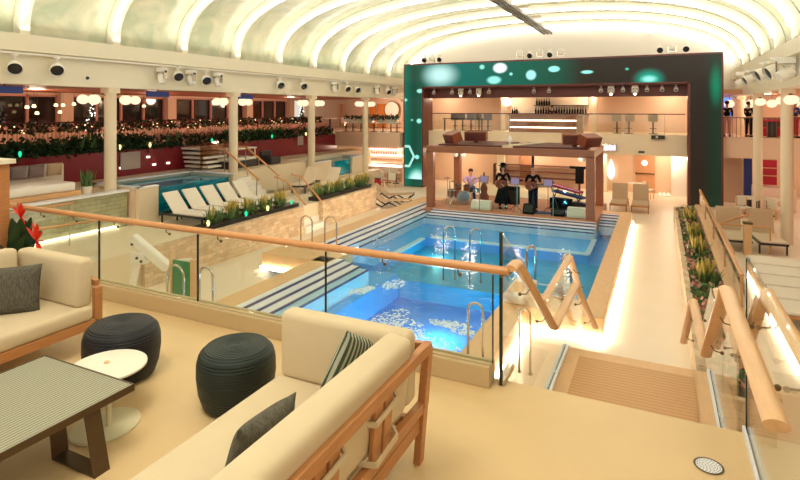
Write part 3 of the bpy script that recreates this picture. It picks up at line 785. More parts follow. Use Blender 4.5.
def big_plant(label, loc, s=1):
    t = thing('flowering_plant', label, 'plant', loc)
    build('pot', MB().lathe([(.13 * s, 0), (.19 * s, .3 * s), (.20 * s, .32 * s), (.17 * s, .31 * s)], (0, 0, 0), 20), M['dark'], t)
    rnd = random.Random(3); b = MB()
    for i in range(26):
        a = rnd.uniform(0, 6.28); r = rnd.uniform(.05, .3) * s; h = rnd.uniform(.55, 1.0) * s
        leaf_blade(b, (0, 0, .3 * s), (r * math.cos(a) * 1.1, r * math.sin(a), h * 1.05), .11 * s, .06)
    build('foliage', b, M['leaf'], t)
    for (x, y, z, k) in ((.02, .02, 1.12, 1), (.30, .05, .84, 1.25), (-.2, 0, .95, .8)):
        fl = MB()
        for a in (-.9, -.3, .35, 1.0, 1.6, 2.4):
            leaf_blade(fl, (x * s, y * s, z * s - .12), (x * s + .17 * k * s * math.sin(a), y * s - .03, z * s - .10 + .19 * k * s * math.cos(a)), .028 * s, .05)
        build('flower', fl, M['redflower'], t)
    return t
big_plant('dark leaved plant with red pointed flowers behind the left sofa', (-7.46, 4.14, PZ), 1.0)

# ---------------------------------------------------------------- pool fittings
def grab(label, p, q, h, r=.022, group=None):
    p, q = Vector(p), Vector(q)
    t = thing('pool_grab_rail', label, 'grab rail', p, group=group)
    d = q - p; L = d.length; pts = [Vector((0, 0, 0)), Vector((0, 0, h - L / 2))]
    for i in range(1, 8):
        a = math.pi * i / 8; pts.append(d * (.5 - .5 * math.cos(a)) + Vector((0, 0, h - L / 2 + L / 2 * math.sin(a))))
    pts += [d + Vector((0, 0, h - L / 2)), d]
    build('hoop', MB().tube(pts, r, 8), M['steel'], t, smooth=True)
    build('foot_flange', MB().lathe([(.045, 0), (.045, .012)], (0, 0, 0), 12).lathe([(.045, 0), (.045, .012)], d, 12), M['steel'], t)
    return t
grab('left one of two steel hoops rising from the far deep water', (-5.3, 13.72, -.15), (-5.05, 13.95, -.15), 1.45)
grab('right one of two steel hoops rising from the far deep water', (-4.55, 13.72, -.15), (-4.32, 13.95, -.15), 1.45)
grab('left white hoop rail in the pool just beyond the stair', (-2.75, 12.35, 0), (-2.6, 12.6, 0), 1.35, .028)
grab('right white hoop rail in the pool just beyond the stair', (-1.95, 12.35, 0), (-1.8, 12.6, 0), 1.25, .028)
grab('steel hoop on the coping right of the foaming water, behind the glass', (-2.80, 8.35, .45), (-2.55, 8.35, .45), .93)
grab('steel hoop standing on the deck below the stair glass', (-2.17, 9.2, 0), (-1.98, 9.2, 0), 1.1)
grab('left steel hoop at the pool entry step by the stone wall', (-9.45, 12.95, .45), (-9.05, 12.95, .45), .95)
grab('right steel hoop at the pool entry step by the stone wall', (-8.75, 13.15, .45), (-8.35, 13.15, .45), .95)
grab('left steel hoop beside the green panel below the platform glass', (-8.75, 7.6, .0), (-8.3, 7.6, .0), 1.45)
grab('right steel hoop beside the green panel below the platform glass', (-8.05, 7.75, .45), (-7.7, 7.75, .45), 1.0)
t = thing('step_block', 'white padded block at the pool corner behind the left stair glass', 'block', (-2.72, 11.85, .45))
build('body', MB().box(-.26, .22, -.75, .55, 0, .18), M['white'], t, bevel=.04)
build('slot', MB().box(-.2, .1, -.5, .2, .181, .185), M['coping'], t)
t = thing('green_panel', 'green panel with orange posts by the near left pool corner', 'panel', (-8.95, 8.1, 0))
build('panel', MB().box(-.22, .28, 0, .05, .1, 1.35), M['green'], t)
build('post', MB().box(-.30, -.23, -.02, .07, 0, 1.55), M['coping'], t)
build('post', MB().box(.30, .48, -.02, .07, 0, 1.42), M['coping'], t)

# foam where the water jets break the surface
rnd = random.Random(11)
foam = MB()
def splash(cx, cy, rx, ry, n):
    for _ in range(n):
        a = rnd.uniform(0, 6.28); r = rnd.random() ** .6
        x, y = cx + rx * r * math.cos(a), cy + ry * r * math.sin(a)
        s = rnd.uniform(.006, .035); k = 6
        ring = [foam.bm.verts.new((x + s * rnd.uniform(.4, 1.5) * math.cos(6.28*j/k), y + s * rnd.uniform(.4, 1.5) * math.sin(6.28*j/k), WZ + .012)) for j in range(k)]
        c = foam.bm.verts.new((x, y, WZ + .03))
        for j in range(k): foam._f([ring[j], ring[(j+1)%k], c])
for (u, v, rx, ry, n) in ((388, 322, .22, .5, 50), (400, 332, .3, .4, 50), (418, 345, .5, .35, 90), (440, 362, .5, .3, 90), (450, 325, .3, .12, 40), (470, 334, .25, .1, 30), (358, 292, .14, .16, 24), (368, 289, .1, .12, 14), (394, 285, .16, .26, 30)):
    p = on_z(u, v, WZ); splash(p.x, p.y, rx * 1.5, ry * 1.5, n * 5)
tag(build('pool_foam', foam, M['foam']), 'white foam churned up on the near blue water of the pool', 'foam', kind='stuff')

# pool lift for bathers
t = thing('pool_lift', 'white pool lift chair with a thick mast and slanted arm behind the platform glass', 'pool lift', (-11.3, 8.8, 0), .2)
build('base', MB().box(-.28, .28, -.22, .22, 0, .12), M['white'], t, bevel=.02)
build('mast', MB().bar((-.05, 0, .1), (.16, 0, .98), .13, .13, (0, 1, 0)), M['white'], t, bevel=.02)
build('arm', MB().bar((.0, 0, 1.45), (.95, .05, .78), .2, .24, (0, 0, 1)), M['white'], t, bevel=.05)
build('knuckle', MB().box(.0, .42, -.1, .1, .85, 1.12), M['white'], t, bevel=.03)
build('bolt', MB().ball((.22, -.11, 1.0), .035, 8, 5), M['dark'], t); build('bolt', MB().ball((.34, -.11, .93), .035, 8, 5), M['dark'], t); build('bolt', MB().ball((.1, -.13, 1.32), .03, 8, 5), M['dark'], t)
build('seat_arm', MB().tube([(.95, .05, .8), (1.1, .05, .93), (1.4, .1, .98), (1.55, .1, 1.0)], .045, 8), M['white'], t)

# ---------------------------------------------------------------- foliage
def foliage(b, x0, x1, y0, y1, z0, z1, n, s, rnd, spiky=False):
    for _ in range(n):
        x, y, z = rnd.uniform(x0, x1), rnd.uniform(y0, y1), rnd.uniform(z0, z1)
        if spiky:
            a = rnd.uniform(0, 6.28); r = rnd.uniform(.2, .9) * s
            leaf_blade(b, (x, y, z0), (x + r * math.cos(a) * .7, y + r * math.sin(a) * .7, z0 + (z1 - z0) * rnd.uniform(.6, 1.1)), s * .07, .12, 3)
        else:
            v = Vector((rnd.gauss(0, 1), rnd.gauss(0, 1), rnd.gauss(0, 1))).normalized() * s * rnd.uniform(.6, 1.2)
            w = Vector((rnd.gauss(0, 1), rnd.gauss(0, 1), rnd.gauss(0, 1))).cross(v).normalized() * s * .35
            c = Vector((x, y, z))
            b._f([b.bm.verts.new(c), b.bm.verts.new(c + v * .5 + w), b.bm.verts.new(c + v), b.bm.verts.new(c + v * .5 - w)])
def grass_tuft(label, loc, sx, sy, h, seed, group=None, nlo=46, nye=26, cols=('leafm', 'leafy')):
    rnd = random.Random(seed)
    t = thing('ornamental_grass', label, 'plant', loc, group=group)
    b = MB()
    for _ in range(nlo):
        x, y = rnd.uniform(-sx, sx) * .6, rnd.uniform(-sy, sy) * .6; a = rnd.uniform(0, 6.28); r = rnd.uniform(.05, .28)
        leaf_blade(b, (x, y, 0), (x + r * math.cos(a) * 1.2, y + r * math.sin(a) * 1.2, h * rnd.uniform(.45, .9)), .018, .15, 4)
    build('blades', b, M[cols[0]], t)
    b = MB()
    for _ in range(nye):
        x, y = rnd.uniform(-sx, sx) * .5, rnd.uniform(-sy, sy) * .5; a = rnd.uniform(0, 6.28); r = rnd.uniform(.03, .2)
        leaf_blade(b, (x, y, h * .25), (x + r * math.cos(a), y + r * math.sin(a), h * rnd.uniform(.75, 1.15)), .024, .08, 4)
    build('flower_spikes', b, M[cols[1]], t)
    return t
# right hand planter: tufts in a row
for i, (u, v) in enumerate(((685, 220), (688, 235), (693, 250), (700, 278))):
    p = on_z(u, v, .6)
    grass_tuft('yellow flowering grass tuft in the right planter, %s from the far end' % ORD[i], (.95, p.y, .42), .3, .35, .62, 20 + i, nlo=70, nye=34)
rnd = random.Random(8); b = MB()
foliage(b, .64, 1.24, 9.0, 24.3, .42, .62, 1500, .12, rnd)
b.m = 1; foliage(b, .64, 1.24, 9.0, 24.3, .45, .66, 700, .12, rnd)
tag(build('planter_groundcover', b, [M['leafm'], M['pinkleaf']]), 'low green and pink ground cover between the tufts of the right planter', 'ground cover', kind='stuff')
# left planter on the stone wall
t = thing('wall_planter', 'dark trough planter running along the top of the stone wall, nearer part', 'planter', (-12.05, 0, .95))
build('trough', MB().box(-.22, .22, 11.5, 16.1, 0, .14), M['dark'], t)
t = thing('wall_planter', 'dark trough planter running along the top of the stone wall, farther part beyond the steps', 'planter', (-12.05, 0, .95))
build('trough', MB().box(-.22, .22, 17.3, 21.6, 0, .14), M['dark'], t)
k = 0
for y in (12.1, 12.9, 13.7, 14.5, 15.3):
    grass_tuft('%s flowering clump along the nearer stone wall planter, %s from the near end' % (('grey green', 'orange tipped', 'yellow tipped', 'pale green', 'orange tipped')[k], ORD[k]), (-12.05, y, 1.09), .22, .4, .55, 40 + k,
               nlo=80, nye=(8, 50, 34, 12, 50)[k], cols=('leafm', 'leafy')); k += 1
k = 0
for y in (17.6, 18.4, 19.2, 20.0, 20.8, 21.3):
    grass_tuft('leafy clump in the farther stone wall planter, %s from the steps' % ORD[k], (-12.05, y, 1.09), .22, .4, .55, 60 + k, nlo=80, nye=26); k += 1
for i, (y, c) in enumerate(((11.75, 'bulby'), (13.35, 'bulbg'), (14.4, 'bulby'), (15.7, 'bulbg'))):
    o = build('planter_uplight', MB().lathe([(.02, 0), (.03, .05), (.05, .12), (.03, .18), (.01, .20)], (0, 0, 0), 10), M[c], None, loc=(-11.86, y, 1.06))
    tag(o, '%s glowing lamp among the plants on the stone wall, %s from the near end' % (('yellow', 'green')[i % 2], ORD[i]), 'lamp')

# terrace access steps beside the stone wall
b = MB()
for i in range(4): b.box(-12.6 + .24 * (3 - i) + .1, -12.6 + .24 * (4 - i) + .1 + .02, 16.1, 17.3, 0, .22 + .22 * i)
struct('stair_stone_wall', b, M['white'])
b = MB()
for i in range(6): b.box(-15.2 + .25 * i, -14.95 + .25 * i, 16.0, 17.15, .9, 1.95 - .17 * (i + 1) + .0)
struct('stair_upper_terrace', b, M['white'])
struct('wall_stair_side', MB().box(-16.5, -15.2, 15.9, 17.15, .9, 2.0), M['cream'])
for i, y in enumerate((16.0, 17.2)):
    t = handrail('handrail', 'orange wooden handrail descending the small terrace stair, %s side' % ('near', 'far')[i], [(-15.9, y, 2.95), (-15.3, y, 2.95), (-13.6, y, 1.85)], .07, .07, M['rail'])
    build('post', MB().tube([(-15.3, y, 2.0), (-15.3, y, 2.93)], .018, 6), M['steel'], t); build('post', MB().tube([(-13.7, y, .95), (-13.7, y, 1.9)], .018, 6), M['steel'], t)
for i, y in enumerate((16.2, 17.2)):
    t = handrail('handrail', 'orange wooden handrail of the stone wall steps, %s side' % ('near', 'far')[i], [(-13.0, y, 1.95), (-12.5, y, 1.85), (-11.6, y, 1.0)], .06, .06, M['rail'])
    build('post', MB().tube([(-12.6, y, .95), (-12.6, y, 1.85)], .016, 6), M['steel'], t)

# infinity pools of the upper terrace
def plunge(label, x0, x1, y0, y1, zt, glass0, glass1, xg):
    t = thing('plunge_pool', label, 'pool')
    b = MB()
    b.box(x0, x1 - .16, y0, y0 + .15, .95, zt); b.box(x0, x1 - .16, y1 - .15, y1, .95, zt); b.box(x0, x0 + .15, y0, y1, .95, zt)
    b.box(x1 - .15, x1, y0, glass0, .95, zt); b.box(x1 - .15, x1, glass1, y1, .95, zt); b.box(x1 - .15, x1, glass0, glass1, .95, .95 + xg)
    build('wall', b, M['cream'], t)
    build('water', MB().box(x0 + .16, x1 - .17, y0 + .16, y1 - .16, 1.0, zt - .08), M['plunge'], t)
    build('window', MB().box(x1 - .13, x1 - .10, glass0, glass1, .95 + xg, zt - .02), M['glass'], t)
    build('rim', MB().box(x0, x0 + .25, y0, y1, zt, zt + .04).box(x0, x1, y0, y0 + .2, zt, zt + .04).box(x0, x1, y1 - .2, y1, zt, zt + .04).box(x1 - .15, x1 + .02, y0, glass0, zt, zt + .04).box(x1 - .15, x1 + .02, glass1, y1, zt, zt + .04), M['tilewhite'], t)
    return t
M['plunge'] = mat('deep_teal_water', (.0, .24, .40), .08, noise=.5, nscale=1.5)
plunge('raised plunge pool with a blue glass side behind the left loungers', -16.45, -14.2, 11.3, 15.4, 2.08, 12.0, 15.3, .15)
plunge('farther raised plunge pool with a small turquoise window beyond the columns', -17.4, -15.1, 21.6, 26.8, 1.85, 23.3, 25.4, .05)
t = thing('wall_cabinet', 'closed reddish door panel in the end of the near raised pool', 'cabinet door')
build('door', MB().box(-15.9, -14.35, 11.26, 11.3, .96, 2.05), M['peach'], t)
build('hatch', MB().box(-15.2, -14.85, 11.22, 11.26, 1.1, 1.8), M['peachdk'], t)

# ---------------------------------------------------------------- loungers
def lounger(label, loc, rz, cm='slingw', fm='dark', rec=55, group=None, L=1.9, W=.62):
    t = thing('sun_lounger', label, 'sun lounger', loc, rz, group)
    h = .34; by = .62     # local: head at y=0, foot at y=L
    b = MB(); b.box(-W/2, -W/2 + .04, 0, L, h - .06, h); b.box(W/2 - .04, W/2, 0, L, h - .06, h); b.box(-W/2, W/2, 0, .04, h - .06, h); b.box(-W/2, W/2, L - .04, L, h - .06, h)
    build('frame', b, M[fm], t)
    for x in (-W/2 + .02, W/2 - .02):
        for y in (.12, L - .12):
            build('leg', MB().box(x - .02, x + .02, y - .02, y + .02, 0, h - .05), M[fm], t)
    build('seat', MB().box(-W/2 + .02, W/2 - .02, by, L, h, h + .06), M[cm], t, bevel=.02)
    a = math.radians(rec); y1 = by - .75 * math.cos(a); z1 = h + .05 + .75 * math.sin(a)
    build('backrest', MB().bar((0, by, h + .03), (0, y1, z1), W - .04, .06, (0, 0, 1)), M[cm], t, bevel=.02)
    build('back_stay', MB().bar((0, .1, h - .02), (0, (by + y1) / 2 - .02, (h + z1) / 2), .03, .02), M[fm], t)
    return t
def rz_dir(dx, dy): return math.atan2(-dx, dy)      # local +y points along (dx, dy)
for i, y in enumerate((12.0, 12.75, 13.5, 14.25, 15.0)):
    lounger('white lounger on the stone walled terrace, %s from the left in its row' % ORD[i], (-14.0, y + .15, .95), rz_dir(1, .0), 'slingw', 'dark', 48)
lounger('cream lounger with raised back between the last columns, nearer one', (-14.1, 20.3, .95), rz_dir(.25, -1), 'sling', 'dark', 45)
lounger('cream lounger with raised back between the last columns, farther one', (-13.2, 20.7, .95), rz_dir(.25, -1), 'sling', 'dark', 45)
# low sled loungers on the deck near the far left pool edge
def sled(label, loc, rz):
    t = thing('sun_lounger', label, 'sun lounger', loc, rz)
    for x in (-.3, .3):
        build('sled_base', MB().tube([(x, 1.85, .34), (x, 1.7, .2), (x, 1.4, .05), (x, 1.1, .2), (x, .9, .26), (x, .6, .05), (x, .3, .2), (x, .15, .3), (x, .02, .08)], .035, 6), M['dark'], t)
    build('mesh_seat', MB().bar((0, .55, .30), (0, 1.9, .42), .6, .04), M['slingt'], t)
    build('mesh_back', MB().bar((0, .55, .31), (0, -.1, .80), .6, .04), M['slingt'], t)
    return t
sled('tan mesh lounger with curved dark runners near the left pool corner, front one', (-12.0, 21.9, 0.01), rz_dir(1, .15))
sled('tan mesh lounger with curved dark runners near the left pool corner, rear one', (-12.6, 23.5, 0.01), rz_dir(1, .15))
# right terrace pair facing the viewer
lounger('tan backed lounger on the right terrace beside the planter, left of the pair', (1.92, 20.7, .25), rz_dir(.1, -1), 'sling', 'dark', 74, W=.72)
lounger('tan backed lounger on the right terrace beside a column, right of the pair', (2.80, 20.7, .25), rz_dir(.1, -1), 'sling', 'dark', 74, W=.72)
for o in list(COL.objects):
    if o.name.startswith('backrest') and o.parent and 'of the pair' in o.parent.get('label', ''): o.data.materials[0] = M['slingt']
for i, y in enumerate((12.0, 12.85, 13.7, 14.55, 15.4)):
    lounger('pale lounger with slatted cushions beside the stair rail, %s from the viewer' % ORD[i], (4.15, y, .5), rz_dir(-1, .0), 'slingw', 'teak', 30, L=2.2, W=.80)
# pair in front of the back wall
lounger('wood framed lounger by the far right pool corner, left one', (-1.65, 27.2, 0), rz_dir(0, -1), 'slingt', 'teak', 68, W=.7)
lounger('wood framed lounger by the far right pool corner, right one', (-.78, 27.2, 0), rz_dir(0, -1), 'slingt', 'teak', 68, W=.7)

# daybed sofa on the upper terrace
p0 = on_z(40, 203, 2.02)
t = thing('daybed', 'white upholstered daybed with grey pillows on the left upper terrace', 'daybed', (-16.3, 9.0, 2.0), 0)
build('platform_base', MB().box(-.9, 1.35, -1.6, 1.0, .05, .17), M['oak'], t, bevel=.01)
build('mattress', MB().box(-.85, 1.25, -1.5, .9, .17, .42), M['white'], t, smooth=True, bevel=.06, seg=3)
build('backrest', MB().box(-1.15, -.85, -1.6, 1.9, 0, .78), M['slingw'], t, smooth=True, bevel=.06, seg=3)
for i, y in enumerate((8.55, 9.0, 9.45, 9.95, 10.5)):
    pillow('throw_pillow', 'grey pillow on the white daybed, %s from the left' % ORD[i], (-16.85, y - .1, 2.64), (.2, 0, 1.4), .44, .40, .16, M['slingt'] if i > 3 else M['lilacgrey'] if 'lilacgrey' in M else mat('grey_pillow', (.22, .17, .17), .9))
t = thing('potted_plant', 'small leafy plant beside the first column on the upper terrace', 'plant', (-15.25, 10.35, 2.0))
build('pot', MB().lathe([(.12, 0), (.16, .22), (.14, .22)], (0, 0, 0), 14), M['white'], t)
b = MB(); foliage(b, -.12, .12, -.12, .12, .18, .75, 40, .35, random.Random(2), True); build('foliage', b, M['leafm'], t)

# ---------------------------------------------------------------- stage
b = MB(); b.box(-8.75, -2.05, 20.5, 24.6, .0, .46)
struct('floor_stage', b, M['stage'])
t = thing('stage_canopy', 'brown timber canopy on four square posts over the band stage', 'canopy')
for (x, y) in ((-8.55, 20.7), (-2.28, 20.7), (-8.55, 24.0), (-2.28, 24.0)):
    build('post', MB().box(x - .15, x + .15, y - .13, y + .13, .46, 2.78), M['canopy'], t, bevel=.01)
b = MB(); b.box(-8.7, -2.13, 20.57, 20.83, 2.72, 2.99); b.box(-8.7, -2.13, 23.87, 24.13, 2.72, 2.99); b.box(-8.7, -8.4, 20.83, 23.87, 2.72, 2.99); b.box(-2.43, -2.13, 20.83, 23.87, 2.72, 2.99)
build('beam', b, M['canopy'], t, bevel=.01)
build('roof_panel', MB().box(-8.3, -5.6, 20.95, 23.8, 2.9, 3.05), M['maroon'], t); build('roof_panel', MB().box(-5.2, -2.5, 20.95, 23.8, 2.9, 3.05), M['maroon'], t)
build('roof_panel', MB().hexa([(-5.6, 20.9, 2.98), (-5.2, 20.9, 2.98), (-4.3, 23.8, 2.98), (-4.7, 23.8, 2.98)], [(-5.6, 20.9, 3.08), (-5.2, 20.9, 3.08), (-4.3, 23.8, 3.08), (-4.7, 23.8, 3.08)]), M['ivory'], t)
t = thing('roof_beacon', 'small white domed antenna on a stalk on top of the stage canopy', 'antenna', (-5.35, 21.1, 3.08))
build('stalk', MB().tube([(0, 0, 0), (0, 0, .14)], .03, 8), M['white'], t); build('dome', MB().lathe([(.03, .10), (.13, .14), (.13, .2), (.07, .32), (.02, .38)], (0, 0, 0), 12), M['white'], t)
def bigspeaker(label, loc, rz, tilt=.3, w=.95):
    t = thing('loudspeaker', label, 'loudspeaker', loc, rz)
    R = Matrix.Rotation(tilt, 4, 'X')
    build('cabinet', MB().box(-w/2, w/2, -.22, .22, 0, .40).xf(Matrix.Translation((0, 0, .08)) @ R), M['wine'], t, bevel=.015)
    build('grille', MB().box(-w/2 + .05, w/2 - .05, -.235, -.225, .05, .35).xf(Matrix.Translation((0, 0, .08)) @ R), M['maroon'], t)
    build('bracket', MB().box(-.08, .08, -.08, .08, 0, .12), M['dark'], t)
bigspeaker('brown loudspeaker on the canopy, tilted, leftmost', (-7.75, 21.3, 3.05), -.7, .35, .8)
bigspeaker('brown loudspeaker on the canopy, second from left, facing front', (-7.2, 22.6, 3.05), .1, .1)
bigspeaker('brown loudspeaker on the canopy above the right post, facing front', (-3.0, 21.9, 3.05), .25, .1)
bigspeaker('brown loudspeaker tilted on the far right canopy corner', (-2.45, 21.5, 3.05), .9, .35, .8)
for i, x in enumerate((-7.15, -5.9, -4.4, -3.05)) :
    t = thing('glass_screen', 'low clear screen at the stage front edge, %s from the left' % ORD[i], 'glass screen', (x, 20.64, .46))
    build('pane', MB().box(-.55, .55, 0, .012, .02, 1.12), M['glassthin'], t)
    build('pane_edge', MB().box(-.56, -.53, -.01, .02, 0, 1.13), M['glassgreen'], t)
for i, x in enumerate((-8.2, -2.7)):
    t = thing('stage_light', 'pair of white lamp heads hanging under the %s end of the stage canopy' % ('left', 'right')[i], 'stage light', (x, 23.2, 2.72))
    build('bar', MB().box(-.3, .3, -.02, .02, -.06, 0), M['dark'], t)
    for s in (-.18, .18): build('lamp_head', MB().lathe([(.05, 0), (.13, -.1), (.14, -.26), (.09, -.34), (.02, -.35)], (s, 0, -.05), 12), M['white'], t)

# ---- people
def skinned(name, V, E, m, parent, sub=1):
    me = bpy.data.meshes.new(name); me.from_pydata([v[:3] for v in V], E, [])
    me.materials.append(m)
    o = bpy.data.objects.new(name, me); COL.objects.link(o); o.parent = parent
    o.modifiers.new('skin', 'SKIN')
    for i, v in enumerate(V):
        sv = me.skin_vertices[0].data[i]; sv.radius = (v[3], v[4] if len(v) > 4 else v[3]); sv.use_root = (i == 0)
    s = o.modifiers.new('sub', 'SUBSURF'); s.levels = sub; s.render_levels = sub
    for p in me.polygons: p.use_smooth = True
    o.modifiers['skin'].use_smooth_shade = True
    return o
def person(label, loc, rz, armL, armR, legL=None, legR=None, pelvis=(0, 0, .95), top='black', bottom='black', hair=True, skirt=False, hat=False, hairlong=False, sc=1.0, lean=0):
    # local: faces -y. armL/armR: (elbow, wrist); legL/legR: (knee, ankle)
    t = thing('person', label, 'person', loc, rz); t.scale = (sc, sc, sc)
    px, py, pz = pelvis
    ch = (px, py - lean * .6, pz + .30); nk = (px, py - lean, pz + .52); hd = (px, py - lean - .01, pz + .60); hd2 = (px, py - lean - .015, pz + .70); hd3 = (px, py - lean, pz + .78)
    sh = [(px + s * .19, py - lean * .9, pz + .47) for s in (1, -1)]
    legs = [legL or ((.11, -.01, .50), (.12, .0, .09)), legR or ((-.11, -.01, .50), (-.12, .0, .09))]
    hips = [(px + s * .10, py, pz - .05) for s in (1, -1)]
    arms = [armL, armR]
    V = [(*pelvis, .13, .10), (*ch, .15, .105), (*nk, .06), (*hd, .062), (*hd2, .088, .10), (*hd3, .07, .08)]
    E = [(0, 1), (1, 2), (2, 3), (3, 4), (4, 5)]
    for k in (0, 1):
        n0 = len(V); V += [(*sh[k], .055), (*arms[k][0], .042), (*arms[k][1], .03)]; E += [(1, n0), (n0, n0+1), (n0+1, n0+2)]
        w = Vector(arms[k][1]); d = (w - Vector(arms[k][0])).normalized(); sd = d.cross(Vector((0, 0, 1)))
        sd = sd.normalized() if sd.length > .1 else Vector((1, 0, 0))
        pm = w + d * .06; np_ = len(V); V.append((*pm, .03, .018)); E.append((n0+2, np_))
        for j in range(4):
            f0 = pm + sd * (j - 1.5) * .02; a = f0 + d * .045; c = a + d * .02 + Vector((0, 0, -.03 - .004 * j))
            i0 = len(V); V += [(*a, .0085), (*c, .008)]; E += [(np_, i0), (i0, i0+1)]
        th = w + d * .03 + sd * .045; i0 = len(V); V += [(*th, .010), (*(th + d * .03), .008)]; E += [(n0+2, i0), (i0, i0+1)]
    for k in (0, 1):
        n0 = len(V); V += [(*hips[k], .09), (*legs[k][0], .062), (*legs[k][1], .042), (legs[k][1][0], legs[k][1][1] - .14, legs[k][1][2] - .045, .04, .03)]
        E += [(0, n0), (n0, n0+1), (n0+1, n0+2), (n0+2, n0+3)]
    skinned('body', V, E, M['skin'], t)
    # jacket
    V = [(*pelvis, .145, .115), (*ch, .168, .125), (px, py - lean, pz + .49, .075)]; E = [(0, 1), (1, 2)]
    for k in (0, 1):
        n0 = len(V); w = Vector(arms[k][1]); e = Vector(arms[k][0]); V += [(*sh[k], .07), (*arms[k][0], .056), (*(w + (e - w) * .08), .044)]; E += [(1, n0), (n0, n0+1), (n0+1, n0+2)]
    skinned('jacket', V, E, M[top], t)
    V = [(px, py, pz + .02, .14, .115)]; E = []
    for k in (0, 1):
        n0 = len(V); a = Vector(legs[k][1]); V += [(*hips[k], .105), (*legs[k][0], .078), (a.x, a.y, a.z, .062)]; E += [(0, n0), (n0, n0+1), (n0+1, n0+2)]
    skinned('trousers', V, E, M[bottom], t)
    if skirt: build('skirt', MB().lathe([(.13, pz + .05), (.19, pz - .1), (.26, pz - .35), (.36, .25), (.35, .24), (.1, pz - .1)], (px, py, 0), 18), M[bottom], t, smooth=True)
    for k in (0, 1):
        a = legs[k][1]; build('shoe', MB().box(a[0] - .05, a[0] + .05, a[1] - .21, a[1] + .07, max(0, a[2] - .09), a[2] - .01), M['black'], t, smooth=True, bevel=.03)
    hz = Vector(hd2)
    build('nose', MB().ball(hz + Vector((0, -.105, -.01)), .016, 6, 4), M['skin'], t)
    for s in (1, -1): build('eye', MB().ball(hz + Vector((s * .033, -.092, .018)), .011, 6, 4), M['dark'], t)
    build('mouth', MB().box(-.022, .022, -.101, -.090, -.052, -.044).xf(Matrix.Translation(hz)), M['redcloth'], t)
    for s in (1, -1): build('ear', MB().ball(hz + Vector((s * .09, 0, 0)), .022, 6, 4, 1.2, .5), M['skin'], t)
    if hair: build('hair', MB().ball(hz + Vector((0, .028, .045)), .108, 12, 8, .9), M['hair'], t, smooth=True)
    if hairlong:
        build('long_hair', MB().ball(hz + Vector((0, .05, -.06)), .13, 12, 8, 1.45, 1.05, .7), M['hair'], t, smooth=True)
    if hat: build('hat', MB().lathe([(.19, .09), (.2, .1), (.115, .11), (.105, .2), (.05, .215), (.01, .215)], hz, 20), M['black'], t)
    return t
def guitar(label, loc, rot, m):
    b = MB(); pr = []
    for i in range(40):
        a = 2 * math.pi * i / 40; x = math.cos(a); r = (.19 if x < 0 else .15) * (1 - .16 * math.exp(-((x - .05) / .22) ** 2))
        pr.append((x * .24, math.sin(a) * r))
    t = thing('guitar', label, 'guitar', loc); t.rotation_euler = rot
    build('body', MB().hexa([(x, -.04, z) for x, z in pr], [(x, .05, z) for x, z in pr]), m, t)
    build('neck', MB().box(.18, .72, -.055, -.03, -.025, .025), M['dark'], t); build('headstock', MB().box(.72, .88, -.055, -.03, -.035, .035), M['dark'], t)
    build('sound_hole', MB().lathe([(.045, 0), (.045, .004)], (0, 0, 0), 16).xf(Matrix.Translation((.06, -.042, 0)) @ Matrix.Rotation(math.pi/2, 4, 'X')), M['dark'], t)
    build('bridge', MB().box(-.13, -.10, -.05, -.04, -.05, .05), M['dark'], t)
SZ = .46
def sp(u, y): return on_y(u, 200, y).x
gx1, gx2 = sp(503, 21.6), sp(533, 21.5)
person('guitarist in a black hat and long black dress, second figure of the band', (gx1, 21.6, SZ), .35, ((.27, -.06, 1.16), (.20, -.28, 1.12)), ((-.27, -.04, 1.16), (-.08, -.24, 1.02)), top='black', bottom='black', hair=True, skirt=True, hat=True, hairlong=True)
guitar('dark sunburst guitar held by the player in the hat', (gx1 - .02, 21.37, SZ + 1.03), (0, -.18, .35), M['wine'])
person('bald guitarist dressed all in black standing right of the stage centre', (gx2, 21.5, SZ), .25, ((.28, -.08, 1.18), (.26, -.30, 1.16)), ((-.28, -.04, 1.17), (-.10, -.24, 1.04)), hair=False)
guitar('reddish brown guitar held by the bald player', (gx2 - .02, 21.24, SZ + 1.05), (0, -.16, .25), M['wine'])
# drummer seated behind the kit
dx = sp(470, 22.9)
person('drummer in a white and violet patterned shirt seated behind the drum kit', (dx, 23.0, SZ), .15, ((.29, -.15, .85), (.18, -.42, .80)), ((-.29, -.15, .85), (-.16, -.42, .82)),
       ((.20, -.38, .52), (.22, -.35, .09)), ((-.20, -.38, .52), (-.22, -.35, .09)), pelvis=(0, 0, .56), top='lilac', bottom='bluecloth')
t = thing('drum_stool', 'round black stool under the drummer', 'stool', (dx, 23.0, SZ))
build('seat', MB().lathe([(.16, .38), (.18, .4), (.18, .43), (.16, .44)], (0, 0, 0), 16), M['black'], t)
for a in (0, 2.1, 4.2): build('leg', MB().tube([(0, 0, .38), (.22 * math.cos(a), .22 * math.sin(a), 0)], .012, 5), M['chrome'], t)
